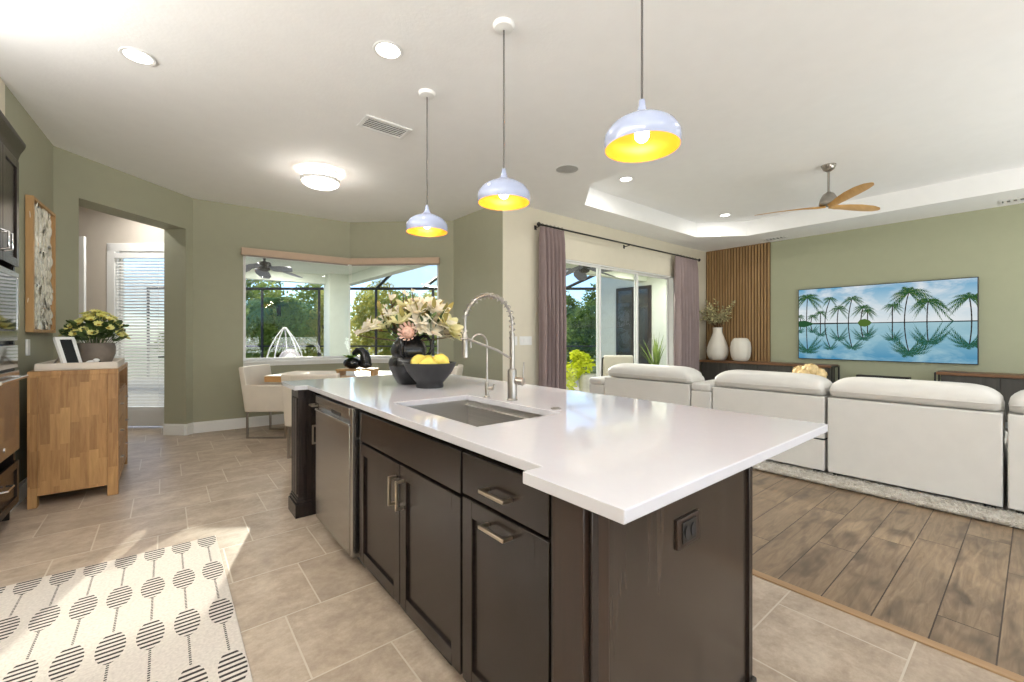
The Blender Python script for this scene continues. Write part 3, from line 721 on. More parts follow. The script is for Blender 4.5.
def lanai_can(x, y, z, label, power=26):
    t = thing('lanai_light', label, 'ceiling light', (x,y,z-.006), 0, 'recessed lights of the lanai ceiling')
    MB().lathe([(.072,-.001),(.088,-.0015),(.092,-.004),(.088,-.007),(.072,-.005)], (x,y,z), 24, ring=True).build('trim_ring', M['white'], t)
    MB().lathe([(.001,-.0035),(.073,-.0035),(.073,-.0015),(.001,-.0015)], (x,y,z), 24).build('lens', M['lanai_glow'], t)
    l = bpy.data.lights.new('lanai_light_beam', 'AREA'); o = bpy.data.objects.new('lanai_light_beam', l); C.objects.link(o)
    l.shape = 'DISK'; l.size = .13; l.energy = power; l.color = (1,.97,.92); o.location = (x,y,z-.012)
M['lanai_glow'] = emit('lanai_lamp_glow', (1,.97,.92,1), 6)
lanai_can(2.3, 8.1, 2.72, 'recessed lanai light near the glass corner of the nook windows')
lanai_can(2.0, 10.0, 2.72, 'added recessed lanai light near the far lanai column')  # this light and those below are added to brighten the lanai
lanai_can(.9, 9.0, 2.72, 'added recessed lanai light beyond the grey lanai fan')
lanai_can(5.0, 5.4, 2.75, 'added recessed lanai light outside the first slider panel', 45)
lanai_can(8.2, 5.3, 2.75, 'added recessed lanai light above the potted palm', 40)
# ------------------------------------------------------------------ the kitchen island
CT = .915; UN = .885        # countertop top and underside
def countertop():
    out = [(.775,.827),(.706,.827),(.706,.515),(2.012,.515),(2.012,3.64),(.69,3.64),(.69,3.22),(.775,3.22)]
    hole = [(.920,1.345),(1.378,1.345),(1.378,2.105),(.920,2.105)]
    bm = bmesh.new(); vo = [bm.verts.new((x,y,UN)) for x,y in out]; vh = [bm.verts.new((x,y,UN)) for x,y in hole]
    es = [bm.edges.new((vo[i],vo[(i+1)%len(vo)])) for i in range(len(vo))] + [bm.edges.new((vh[i],vh[(i+1)%4])) for i in range(4)]
    bmesh.ops.triangle_fill(bm, use_beauty=True, edges=es)
    r = bmesh.ops.extrude_face_region(bm, geom=bm.faces[:])
    bmesh.ops.translate(bm, vec=(0,0,CT-UN), verts=[g for g in r['geom'] if isinstance(g, bmesh.types.BMVert)])
    bmesh.ops.recalc_face_normals(bm, faces=bm.faces)
    me = bpy.data.meshes.new('island_countertop'); bm.to_mesh(me); bm.free(); me.materials.append(M['quartz'])
    o = bpy.data.objects.new('island_countertop', me); C.objects.link(o)
    md = o.modifiers.new('bevel','BEVEL'); md.width = .003; md.segments = 2; md.limit_method = 'ANGLE'; md.angle_limit = math.radians(40)
    return tag(o, 'white quartz worktop of the kitchen island with stepped corners', 'countertop')
countertop()
FXX = .800     # cabinet door face
def shaker(name, y0, y1, z0, z1, par, rail=.058, mat='espresso'):
    m = MB(); x0, x1 = FXX, FXX+.020
    m.box(x0,x1,y0,y0+rail,z0,z1); m.box(x0,x1,y1-rail,y1,z0,z1); m.box(x0,x1,y0+rail,y1-rail,z0,z0+rail); m.box(x0,x1,y0+rail,y1-rail,z1-rail,z1)
    m.box(x0+.011,x1-.002,y0+rail-.002,y1-rail+.002,z0+rail-.002,z1-rail+.002)
    return m.build(name, M[mat], par, bevel=.0022)
def slabfront(name, y0, y1, z0, z1, par, mat='espresso'):
    return MB().box(FXX, FXX+.020, y0, y1, z0, z1).build(name, M[mat], par, bevel=.003)
def pull(par, y, z, L, vertical=False):
    m = MB(); x = FXX-.032; h = .0055
    if vertical:
        m.box(x-h,x+h,y-h,y+h,z-L/2,z+L/2)
        for q in (-L/2+.006, L/2-.006): m.box(x,FXX+.001,y-h,y+h,z+q-.006,z+q+.006)
    else:
        m.box(x-h,x+h,y-L/2,y+L/2,z-h,z+h)
        for q in (-L/2+.006, L/2-.006): m.box(x,FXX+.001,y+q-.006,y+q+.006,z-h,z+h)
    return m.build('bar_pull', M['brass_pull'], par, bevel=.0018)
def cab(name, label, y0, y1, top=UN):
    t = thing(name, label, 'cabinet', (.86, (y0+y1)/2, 0))
    m = MB().box(FXX+.021, 1.40, y0+.001, y1-.001, .085, top-.002)
    m.build('cabinet_body', M['espresso'], t, smooth=0)
    MB().box(.865, 1.38, y0+.002, y1-.002, 0, .085).build('toe_kick', M['espresso'], t, smooth=0)
    return t
# pull-out cabinet
t = cab('pullout_cabinet', 'espresso island cabinet with one drawer over a single pull-out door', .765, 1.264)
MB().box(FXX+.004, FXX+.021, .764, .823, .0, UN-.002).build('shadow_filler', M['black'], t, smooth=0)  # black strip standing in for the shaded gap beside the post
d = slabfront('drawer', .828, 1.257, .716, .858, t); pull(d, 1.045, .772, .128)
d = shaker('door', .828, 1.257, .075, .704, t); pull(d, 1.045, .660, .128)
# sink cabinet (open box so that the sink hangs inside)
t = thing('sink_cabinet', 'espresso island sink cabinet with two doors under a plain false front', 'cabinet', (.86, 1.77, 0))
m = MB().box(FXX+.021,1.40,1.266,1.284,.085,UN-.002).box(FXX+.021,1.40,2.255,2.272,.085,UN-.002).box(FXX+.021,1.40,1.284,2.255,.085,.10)
m.box(FXX+.021,FXX+.04,1.284,2.255,.10,UN-.002)
m.build('cabinet_body', M['espresso'], t, smooth=0)
MB().box(.865,1.38,1.268,2.270,0,.085).build('toe_kick', M['espresso'], t, smooth=0)
slabfront('false_front', 1.271, 2.266, .708, .858, t)
d = shaker('door', 1.271, 1.763, .075, .694, t); pull(d, 1.728, .575, .128, True)
d = shaker('door', 1.770, 2.266, .075, .694, t); pull(d, 1.805, .575, .128, True)
# dishwasher
t = thing('dishwasher', 'stainless steel dishwasher built into the island beside the sink cabinet', 'dishwasher', (.86, 2.65, 0))
MB().box(.815,1.38,2.300,3.016,.09,UN-.004).build('tub', M['black'], t, smooth=0)
m = MB().box(.772,.815,2.345,3.005,.07,.775).box(.772,.815,2.345,3.005,.822,.868).box(.790,.815,2.345,3.005,.775,.822)
dd = m.build('door', M['steel'], t, bevel=.003)
MB().box(.766,.792,2.345,3.005,.770,.784).build('pocket_handle', M['chrome'], dd, bevel=.003)
MB().box(.7885,.7905,2.55,2.72,.793,.815).build('display', M['screen_dark'], dd, smooth=0)
MB().box(.775,.815,2.300,2.338,.07,.872).build('side_trim', M['steel'], t, bevel=.002)
MB().box(.845,1.36,2.305,3.012,0,.09).build('toe_kick', M['black'], t, smooth=0)
# narrow cabinet
t = cab('narrow_cabinet', 'narrow espresso cabinet with a small drawer between dishwasher and corner post', 3.020, 3.235)
d = slabfront('drawer', 3.026, 3.222, .716, .858, t); pull(d, 3.10, .79, .09)
d = shaker('door', 3.026, 3.222, .075, .704, t, .04); pull(d, 3.055, .60, .128, True)
# corner posts
def post(y0, y1, x0, label, mat, flutes):
    t = thing('corner_post', label, 'post', (x0+.07,(y0+y1)/2,0), 0, 'corner posts of the island')
    m = MB().box(x0, .90, y0, y1, .0, UN)
    for k in range(flutes):
        w = (y1-y0-.04)/flutes; a = y0+.02+k*w; m.box(x0-.006, x0, a+.006, a+w-.006, .15, UN-.06)
        wx = (.09)/2
    if flutes:
        for k in range(2): m.box(x0+.015+k*.055, x0+.055+k*.055, y0-.006, y0, .15, UN-.06)
    m.build('shaft', M[mat], t, bevel=.003)
    b = MB(); e = .022
    b.box(x0-e,.86,y0-e,y1+e*0,0,.095); b.box(x0-e*.6,.86,y0-e*.6,y1,.095,.115); b.box(x0-e*.25,.86,y0-e*.25,y1,.115,.13)
    b.build('plinth', M[mat], t, bevel=.003)
post(3.238, 3.44, .718, 'fluted espresso corner post beside the narrow cabinet', 'espresso', 3)
def post_near():
    t = thing('corner_post', 'flat red-brown corner post between the pull-out cabinet and the end panel', 'post', (.79,.70,0), 0, 'corner posts of the island')
    MB().box(.735,.83,.648,.748,.0,UN).build('shaft', M['espresso_brown'], t, bevel=.003)
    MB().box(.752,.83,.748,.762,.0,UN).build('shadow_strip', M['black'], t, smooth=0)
post_near()
# end panel with outlet, back panels
t = thing('island_end_panel', 'large dark brown end panel of the island with a base strip', 'panel', (1.23,.66,0))
MB().box(.832,1.638,.655,.70,.0,UN).build('panel', M['espresso_panel'], t, bevel=.002)
m = MB().box(.752,.776,.637,.648,.0,UN)
m.build('front_stile', M['espresso'], t, bevel=.002)
MB().box(1.612,1.640,.645,.658,.03,UN).build('rear_stile', M['espresso'], t, bevel=.002)
MB().box(.80,1.655,.635,.655,.0,.032).build('base_strip', M['espresso'], t, bevel=.006)
t = thing('island_back_panel', 'dark brown back of the island under the seating overhang', 'panel', (1.62,2.1,0))
MB().box(1.605,1.638,.702,3.44,0,UN).build('panel', M['espresso_panel'], t, smooth=0)
MB().box(.90,1.605,3.41,3.44,0,UN).build('far_end_panel', M['espresso_panel'], t, smooth=0)
MB().box(1.41,1.605,.702,3.41,.80,UN-.001).build('support_rail', M['espresso'], t, smooth=0)
t = thing('electrical_outlet', 'dark brown duplex outlet on the island end panel', 'outlet', (1.20,.655,.685))
MB().box(1.135,1.262,.647,.6555,.645,.732).build('cover_plate', M['espresso_brown'], t, bevel=.003)
MB().box(1.160,1.236,.6435,.648,.657,.720).build('insert', M['black'], t, bevel=.002)
for x in (1.181,1.215): MB().extr([(x+.013*math.cos(a), .6875+.020*math.sin(a)) for a in [2*PI*i/14 for i in range(14)]], lambda a,b,q: (a,.6435-q,b), 0,.003).build('receptacle', M['bowl_black'], t)

# sink and taps
t = thing('kitchen_sink', 'undermount stainless workstation sink in the island worktop', 'sink', (1.15,1.72,.64))
x0,x1,y0,y1,zt,zb = .912,1.386,1.337,2.113,UN-.001,.66
m = MB()
for (a,b,c,e,f,g) in ((x0-.02,x0,y0-.02,y1+.02,zb,zt),(x1,x1+.02,y0-.02,y1+.02,zb,zt),(x0,x1,y0-.02,y0,zb,zt),(x0,x1,y1,y1+.02,zb,zt),(x0-.02,x1+.02,y0-.02,y1+.02,zb-.015,zb)): m.box(a,b,c,e,f,g)
m.build('basin', M['steel_sink'], t, smooth=0)
for a, b in ((x1-.022,x1),(x0,x0+.022)): MB().box(a,b,y0,y1,zt-.035,zt-.028).build('ledge', M['steel_sink'], t, bevel=.001)
MB().lathe([(.045,0),(.045,.003),(.03,.004),(.025,.001),(.001,.0)], (1.25,1.72,zb), 20).build('drain', M['chrome'], t)
def spring_faucet():
    bx, by = 1.452, 1.785
    t = thing('spring_faucet', 'tall brushed nickel pull-down faucet with a coiled spring neck', 'faucet', (bx,by,CT))
    MB().lathe([(.030,0),(.030,.006),(.025,.010),(.025,.155),(.022,.165),(.014,.17),(.014,.36)], (bx,by,CT), 20).build('column', M['nickel'], t)
    zc = 1.325; R = .150; path = [(bx,by,CT+.33)]
    path += [(bx-R+R*math.cos(a), by, zc+R*math.sin(a)*.95) for a in [PI*i/20 for i in range(21)]] + [(bx-2*R,by,1.30),(bx-2*R,by,1.27)]
    MB().tube(path, .0070, 8).build('hose', M['nickel'], t)
    # coil
    P = [Vector(p) for p in path[0:21]]; L = [0]
    for i in range(1,len(P)): L.append(L[-1]+(P[i]-P[i-1]).length)
    def at(s):
        for i in range(1,len(P)):
            if s <= L[i]: q = (s-L[i-1])/(L[i]-L[i-1]); return P[i-1].lerp(P[i], q), (P[i]-P[i-1]).normalized()
        return P[-1], (P[-1]-P[-2]).normalized()
    turns = 17; N = turns*10; pts = []
    for i in range(N+1):
        p, tg = at(L[-1]*i/N); a = 2*PI*turns*i/N; u_ = Vector((0,1,0)); w_ = tg.cross(u_)
        pts.append(p + (u_*math.cos(a)+w_*math.sin(a))*.0150)
    MB().tube(pts, .0030, 5).build('spring', M['nickel'], t)
    MB().lathe([(.010,0),(.016,.004),(.0165,.10),(.012,.115),(.009,.13)], (bx-2*R,by,1.15), 16).build('spray_head', M['nickel'], t)
    MB().tube([(bx,by,1.135),(bx-.10,by,1.185),(bx-2*R+.015,by,1.245)], .0065, 8).tube([(bx-2*R+.02*math.cos(a),by+.02*math.sin(a),1.245) for a in [2*PI*i/16 for i in range(16)]], .005, 6, closed=True).build('docking_arm', M['nickel'], t)
    h = MB(); h.tube([(bx+.01,by-.02,CT+.105),(bx+.03,by-.058,CT+.10)], .021, 12); h.build('valve', M['nickel'], t)
    MB().tube([(bx+.03,by-.053,CT+.105),(bx+.034,by-.058,CT+.205)], .0042, 8).build('lever', M['nickel'], t)
spring_faucet()
def water_tap():
    bx, by = 1.413, 1.962; t = thing('water_tap', 'small slim nickel drinking-water tap beside the spring faucet', 'faucet', (bx,by,CT))
    MB().lathe([(.020,0),(.020,.005),(.012,.010),(.012,.075),(.008,.085)], (bx,by,CT), 16).build('body', M['nickel'], t)
    R = .055; zc = 1.215
    MB().tube([(bx,by,CT+.07),(bx,by,zc)] + [(bx-R+R*math.cos(a),by,zc+R*math.sin(a)) for a in [PI*i/12 for i in range(1,13)]] + [(bx-2*R,by,zc-.02)], .0055, 8).build('spout', M['nickel'], t)
    MB().tube([(bx,by,CT+.05),(bx+.02,by-.028,CT+.05)], .012, 10).tube([(bx+.02,by-.028,CT+.05),(bx+.025,by-.035,CT+.075)], .004, 6).build('lever', M['nickel'], t)
water_tap()
tag(MB().lathe([(.024,0),(.024,.004),(.015,.005),(.014,.008),(.001,.008)], (1.434,1.434,CT), 20).build('air_switch', M['nickel'], bevel=.001), 'round nickel disposal button set in the worktop behind the sink', 'button')

# things on the island
def black_jug():
    cx, cy = 1.37, 2.86; t = thing('ceramic_jug', 'black lobed ceramic jug with loop handles holding the magnolias', 'vase', (cx,cy,CT))
    prof = [(.072,0),(.084,.01),(.112,.06),(.136,.115),(.142,.155),(.132,.188),(.116,.202),(.124,.225),(.124,.26),(.108,.298),(.084,.322),(.078,.345),(.070,.345),(.072,.32),(.06,.28)]
    MB().lathe(prof, (cx,cy,CT), 40, lob=.045, nl=5).build('body', M['ceramic_black'], t, smooth=60)
    for a in (math.radians(-42), math.radians(-135)):
        f = lambda r, z: (cx+math.cos(a)*r, cy+math.sin(a)*r, CT+z)
        MB().tube([f(.076,.330),(f(.098,.346)),f(.130,.340),f(.158,.308),f(.163,.265),f(.150,.225),f(.118,.195)], .0115, 8).build('handle', M['ceramic_black'], t, smooth=60)
    return cx, cy
JX, JY = black_jug()
def bowl():
    cx, cy = 1.391, 2.59; t = thing('fruit_bowl', 'wide black footed bowl holding yellow lemons', 'bowl', (cx,cy,CT))
    MB().lathe([(.090,0),(.092,.012),(.088,.03),(.110,.055),(.150,.105),(.176,.160),(.178,.166),(.170,.166),(.140,.110),(.095,.055),(.001,.045)], (cx,cy,CT), 40).build('vessel', M['bowl_black'], t, smooth=60)
    fruits = [((-.058,.045,.168),.4,'lemon in the black bowl, nearest the black jug'), ((.058,-.040,.172),2.0,'lemon in the black bowl, the one turned toward the spring faucet'), ((.03,.082,.160),1.1,'lemon at the back of the black bowl, half hidden by two others'), ((-.045,-.068,.150),2.6,'lemon sunk lowest against the front rim of the black bowl')]
    for (dx,dy,dz), a, lb in fruits:
        R_ = Matrix.Rotation(a,3,'Z') @ Matrix.Rotation(math.radians(80),3,'Y')
        l = thing('lemon', lb, 'fruit', (cx+dx,cy+dy,CT+dz-.045), 0, 'lemons in the black bowl')
        MB().lathe([(.001,-.072),(.009,-.069),(.017,-.060),(.042,-.040),(.055,0),(.043,.038),(.017,.058),(.009,.065),(.001,.068)], (cx+dx,cy+dy,CT+dz), 18, rot=R_).build('peel', M['lemon'], l, smooth=60)
        e = R_ @ Vector((0,0,.067)); MB().ball((cx+dx+e.x,cy+dy+e.y,CT+dz+e.z), .006, n=8).build('stem_end', M['leaf_olive'], l)
bowl()
def petal_mb(mb, c, axis, side, L, W, curl, m=0):
    """a cupped petal strip from c along axis, bending toward side"""
    axis = Vector(axis).normalized(); side = Vector(side).normalized(); w = axis.cross(side).normalized(); rows = []
    for k in range(6):
        s = k/5; ctr = Vector(c) + axis*L*s*math.cos(curl*s) + side*L*(.12*s + math.sin(curl*s)*s*.8); wd = W*math.sin(PI*(.12+.80*s))*.5
        rows.append([ctr - w*wd + axis*.12*wd, ctr - side*wd*.25, ctr + w*wd + axis*.12*wd])
    v = [p for r in rows for p in r]; f = []
    for k in range(5):
        a = 3*k; f += [(a,a+1,a+4,a+3),(a+1,a+2,a+5,a+4)]
    mb.add(v, f, m)
def flower(par, name, c, axis, R, n, openess, mat, rg, layers=2):
    mb = MB(); axis = Vector(axis).normalized(); u_ = axis.orthogonal().normalized(); w_ = axis.cross(u_)
    for ly in range(layers):
        for k in range(n):
            a = 2*PI*(k+.5*ly)/n + rg.uniform(-.15,.15); rad = u_*math.cos(a)+w_*math.sin(a); o = openess*(1-.35*ly)
            petal_mb(mb, Vector(c)+rad*.004, axis*(1-o*.55)+rad*o, rad, R*rg.uniform(.85,1.1)*(1-.12*ly), R*.60, .45)
    mb.build(name, mat, par, smooth=60, fixn=False)
def magnolias():
    t = thing('magnolia_bouquet', 'cream magnolia and lily bouquet with one pink protea in the black jug', 'flowers', (JX,JY,CT+.30))
    rg = random.Random(21); Rv = Vector((RX,RY,0)); Fv = Vector((FX,FY,0)); b0 = Vector((JX,JY,CT+.30))
    def P(lat, up, dep=0): return Vector((JX,JY,CT)) + Rv*lat + Fv*dep + Vector((0,0,.35+(up-.36)*.83))
    # lat (right), height over worktop, depth, radius, openness
    bl = [(-.19,.425,-.02,.095,.62),(-.30,.405,.04,.085,.6),(-.09,.50,-.02,.105,.5),(-.015,.565,.0,.105,.42),(.06,.53,-.06,.095,.5),(.125,.575,.0,.105,.45),(.185,.545,-.03,.105,.5),(.20,.46,-.05,.110,.7),
          (.265,.425,-.02,.110,.72),(.225,.375,.02,.095,.75),(.165,.395,-.09,.085,.7),(.295,.37,0,.085,.7),(-.13,.425,-.07,.085,.6),(-.03,.46,-.09,.085,.6),(.09,.46,-.11,.070,.6),(.11,.405,-.12,.060,.8),(-.24,.44,.06,.075,.6),(.04,.62,.05,.07,.4)]
    st = MB()
    for la, up, de, R, op in bl:
        c = P(la, up, de); ax = (c - P(0,.22)).normalized() + Vector((0,0,.25)) - Fv*.35
        flower(t, 'blossom', c, ax, R, 6, op, M['petal' if rg.random() < .75 else 'petal_pale'], rg)
        st.tube([b0 + Vector((rg.uniform(-.03,.03),rg.uniform(-.03,.03),-.05)), b0.lerp(c,.5)+Vector((0,0,.03)), c], [.005,.004,.003], 5)
    buds = [(-.135,.665,0,.035),(-.045,.72,.02,.022),(-.02,.70,0,.022),(-.385,.36,.02,.028),(.39,.365,0,.030),(-.175,.60,0,.018),(.02,.735,.0,.018)]
    for la, up, de, R in buds:
        c = P(la, up, de); flower(t, 'bud', c, Vector((0,0,1))+Rv*rg.uniform(-.2,.6), R*1.6, 5, .18, M['petal'], rg, 1)
        st.tube([b0, b0.lerp(c,.55)+Rv*(-.03 if la < 0 else .03), c], [.006,.0045,.0035], 5)
    st.build('stems', M['stem'], t)
    # protea
    c = P(.03,.385,-.16); mb = MB(); ax = (-Fv + Vector((0,0,.25))).normalized()
    MB().ball(c, .044,.044,.044, 16).build('protea_core', M['protea_core'], t)
    u_ = ax.orthogonal().normalized(); w_ = ax.cross(u_)
    for ly, (rr, n, o) in enumerate(((.058,13,.75),(.052,11,.45),(.04,9,.2))):
        for k in range(n):
            a = 2*PI*(k+.5*ly)/n; rad = u_*math.cos(a)+w_*math.sin(a); petal_mb(mb, c+rad*(.046-ly*.008)-ax*.004, ax+rad*(.75-.3*ly), rad, .044-.004*ly, .020, -.25)
    mb.build('protea', M['protea'], t, smooth=60, fixn=False)
    for mat, k, sz in (('leaf_olive',80,.085),('leaf_dark',40,.10)):
        mb = MB()
        for _ in range(k):
            la = rg.gauss(.05,.12) if mat == 'leaf_olive' else rg.choice((.10,.12,.15,-.06,-.12,.02,.2)); up = rg.uniform(.38,.58) if mat == 'leaf_olive' else rg.uniform(.35,.47)
            la = max(-.24, min(.25, la)); c = P(la, up, rg.uniform(-.09,.08)); ax = (c-P(0,.22)).normalized() + Vector((rg.uniform(-.5,.5),rg.uniform(-.5,.5),rg.uniform(-.2,.6)))
            petal_mb(mb, c, ax, Vector((rg.uniform(-1,1),rg.uniform(-1,1),.3)), sz*rg.uniform(.8,1.3), sz*.42, .4)
        mb.build('leaves', M[mat], t, smooth=60, fixn=False)
magnolias()

# pendants over the island
def pendant(x, y):
    t = thing('pendant_lamp', 'pendant', 'pendant lamp', (x,y,2.02), 0, 'enamel pendants over the island')
    MB().lathe([(.001,H),(.062,H),(.062,H-.008),(.052,H-.022),(.012,H-.030),(.001,H-.030)], (x,y,0), 28).build('canopy', M['white_plastic'], t)
    MB().tube([(x,y,H-.028),(x,y,2.205)], .0045, 8).build('cord', M['tan_cord'], t)
    out = [(.012,2.215),(.014,2.19),(.024,2.165),(.050,2.148),(.095,2.130),(.130,2.105),(.150,2.072),(.151,2.045),(.146,2.022)]
    inn = [(.1455,2.022),(.148,2.046),(.147,2.071),(.128,2.102),(.094,2.126),(.048,2.144),(.012,2.150)]
    sh = MB(); n = 40
    for r, z in out + inn:
        for j in range(n): sh.v.append((x+r*math.cos(2*PI*j/n), y+r*math.sin(2*PI*j/n), z))
    for i in range(len(out)+len(inn)-1):
        for j in range(n): sh.f.append([i*n+j, i*n+(j+1)%n, (i+1)*n+(j+1)%n, (i+1)*n+j]); sh.m.append(0 if i < len(out)-1 else 1)
    sh.f.append(list(range(n))); sh.m.append(0); k = (len(out)+len(inn)-1)*n; sh.f.append([k+j for j in range(n)]); sh.m.append(1)
    sh.build('shade', [M['shade'], M['gold_inner']], t, smooth=50)
    MB().ball((x,y,2.075), .030,.030,.032, 16).build('bulb', M['bulb'], t)
    MB().lathe([(.016,2.10),(.018,2.112),(.018,2.145)], (x,y,0), 14).build('socket', M['white_plastic'], t)
    pl = bpy.data.lights.new('pendant_bulb_light', 'POINT'); po = bpy.data.objects.new('pendant_bulb_light', pl); C.objects.link(po)
    pl.energy = 2.6; pl.color = (1,.85,.62); pl.shadow_soft_size = .03; po.location = (x,y,2.035)
    return t
M['tan_cord'] = flat('pendant_cord', srgb(88,84,82), .7)
for (x, y), lb in zip(((1.49,2.82),(1.505,1.925),(1.50,1.01)), ('enamel pendant lamp hanging over the far island end, by the cream flowers', 'enamel pendant lamp over the middle of the island, above the spring faucet', 'enamel pendant lamp over the near island end, above the bare worktop')):
    pendant(x, y)['label'] = lb

# ------------------------------------------------------------------ kitchen tower, chest and the things on it
TX = -.805
t = thing('oven_tower_cabinet', 'tall espresso oven tower cabinet with crown moulding', 'cabinet', (-1.12,4.08,0))
m = MB()
m.box(-1.455,TX-.022,3.685,3.703,.0,2.48); m.box(-1.455,TX-.022,4.435,4.455,.0,2.48); m.box(-1.455,-1.43,3.703,4.435,0,2.48)
m.box(-1.43,TX-.022,3.703,4.435,2.40,2.48); m.box(-1.43,TX-.022,3.703,4.435,1.70,1.72); m.box(-1.43,TX-.022,3.703,4.435,1.205,1.225); m.box(-1.43,TX-.022,3.703,4.435,.455,.475); m.box(-1.43,TX-.08,3.703,4.435,0,.10)
m.box(TX-.022,TX,3.685,3.72,.10,2.48); m.box(TX-.022,TX,4.418,4.455,.10,2.48); m.box(TX-.022,TX,3.72,4.418,2.44,2.48)
m.build('cabinet_body', M['espresso'], t, smooth=0)
cr_ = MB()
prof = [(0,2.475),(.012,2.475),(.016,2.50),(.025,2.53),(.042,2.565),(.048,2.585),(.048,2.60),(0,2.60)]
cr_.extr(prof, lambda a,z,q: (TX+a, q, z), 3.64, 4.474); cr_.box(-1.455,TX,3.66,4.474,2.475,2.60)
cr_.build('crown_moulding', M['espresso'], t, smooth=30)
def tower_door(name, y0, y1, z0, z1, rail=.055):
    m = MB(); a, b = TX, TX+.02
    m.box(a,b,y0,y0+rail,z0,z1); m.box(a,b,y1-rail,y1,z0,z1); m.box(a,b,y0+rail,y1-rail,z0,z0+rail); m.box(a,b,y0+rail,y1-rail,z1-rail,z1); m.box(a+.003,b-.010,y0+rail,y1-rail,z0+rail,z1-rail)
    return m.build(name, M['espresso'], t, bevel=.002)
def tpull(par, y, z, L, vert):
    m = MB(); x = TX+.052; h = .006
    m.tube([(TX+.018,y,z-L/2),(x,y,z-L/2+.01),(x,y,z+L/2-.01),(TX+.018,y,z+L/2)] if vert else [(TX+.018,y-L/2,z),(x,y-L/2+.01,z),(x,y+L/2-.01,z),(TX+.018,y+L/2,z)], h, 8)
    m.build('bar_pull', M['chrome'], par)
d = tower_door('door', 3.69, 4.068, 1.735, 2.465); tpull(d, 4.03, 1.86, .12, True)
d = tower_door('door', 4.074, 4.45, 1.735, 2.465); tpull(d, 4.11, 1.86, .12, True)
d = tower_door('drawer', 3.69, 4.45, .115, .405, .05); tpull(d, 4.07, .30, .16, False)
t = thing('microwave', 'black glass built-in microwave above the wall oven', 'microwave', (-1.1,4.07,1.226))
MB().box(-1.40,TX-.001,3.722,4.416,1.228,1.697).build('housing', M['black'], t, smooth=0)
dm = MB().box(TX+.001,TX+.022,3.722,4.416,1.30,1.69).build('door', M['oven_glass'], t, bevel=.004)
m = MB()
for (a,b,c,e) in ((3.722,4.416,1.655,1.69),(3.722,3.75,1.30,1.655),(4.388,4.416,1.30,1.655)): m.box(TX+.021,TX+.026,a,b,c,e)
m.build('door_frame', M['steel'], dm, bevel=.001)
MB().box(TX+.001,TX+.020,3.722,4.416,1.228,1.295).build('vent_strip', M['steel'], t, bevel=.003)
t = thing('wall_oven', 'stainless wall oven with a bar handle and black glass below the microwave', 'oven', (-1.1,4.07,.476))
MB().box(-1.40,TX-.001,3.722,4.416,.478,1.202).build('housing', M['black'], t, smooth=0)
MB().box(TX+.001,TX+.022,3.722,4.416,1.045,1.20).build('control_panel', M['oven_glass'], t, bevel=.003)
od = MB().box(TX+.001,TX+.028,3.722,4.416,.485,1.03).build('door', M['steel'], t, bevel=.004)
MB().box(TX+.027,TX+.031,3.745,4.393,.60,.93).build('window', M['oven_glass'], od, smooth=0)
m = MB().tube([(TX+.066,3.76,.985),(TX+.066,4.375,.985)], .012, 12)
for y in (3.79,4.345): m.tube([(TX+.026,y,.985),(TX+.066,y,.985)], .010, 8)
m.build('bar_handle', M['chrome'], od)
MB().extr([(4.07+.016*math.cos(a), .545+.016*math.sin(a)) for a in [2*PI*i/20 for i in range(20)]], lambda a,b,q: (TX+.028+q,a,b), 0,.003).build('badge', M['chrome'], od)
tag(MB().box(-.852,-.838,5.015,5.095,1.105,1.235).build('light_switch', M['white_plastic'], bevel=.003), 'white light switch plate on the sage wall above the chest', 'switch')

# wooden chest
def chest():
    x0, x1, y0, y1, top = -.776, -.288, 4.615, 5.715, 1.0
    t = thing('drawer_chest', 'honey-toned wooden drawer chest with block legs beside the oven tower', 'chest', ((x0+x1)/2,(y0+y1)/2,0))
    m = MB()
    m.box(x0,x1,y0,y1,top-.035,top)                      # top
    for xa,xb in ((x0,x0+.05),(x1-.065,x1)):
        for ya,yb in ((y0,y0+.065),(y1-.065,y1)): m.box(xa,xb,ya,yb,0,top-.035)
    m.box(x0+.05,x1-.065,y0+.004,y0+.03,.085,top-.035); m.box(x0+.05,x1-.065,y1-.03,y1-.004,.085,top-.035); m.box(x0+.004,x0+.02,y0+.065,y1-.065,.085,top-.035)
    m.box(x0+.02,x1-.03,y0+.03,y1-.03,.085,.11); m.box(x0+.02,x1-.012,y0+.03,y1-.03,.785,.80)
    m.box(x1-.03,x1-.005,y0+.065,y1-.065,.07,.115)
    m.build('carcass', M['acacia'], t, bevel=.003)
    for k in range(3):
        z0 = .125 + k*.222
        d = MB().box(x1-.03,x1-.004,y0+.068,y1-.068,z0,z0+.212).build('drawer', M['acacia'], t, bevel=.003)
        for y in (y0+.27, y1-.27): MB().tube([(x1-.006,y-.03,z0+.12),(x1+.016,y-.022,z0+.12),(x1+.016,y+.022,z0+.12),(x1-.006,y+.03,z0+.12)], .005, 6).build('pull', M['nickel'], d)
chest()
t = thing('serving_tray', 'whitewashed wooden tray on top of the honey chest', 'tray', (-.52,5.0,1.001))
m = MB().box(-.744,-.296,4.645,5.42,1.001,1.014)
for (a,b,c,e) in ((-.744,-.726,4.645,5.42),(-.314,-.296,4.645,5.42),(-.726,-.314,4.645,4.663),(-.726,-.314,5.402,5.42)): m.box(a,b,c,e,1.014,1.055)
m.build('board', flat('whitewash', srgb(222,212,198), .6, var=.05), t, bevel=.003)
tag(MB().box(-.62,-.49,4.68,4.72,1.0145,1.03).build('remote_control', M['steel'], bevel=.006), 'small grey remote lying along the near edge of the whitewashed tray', 'remote')
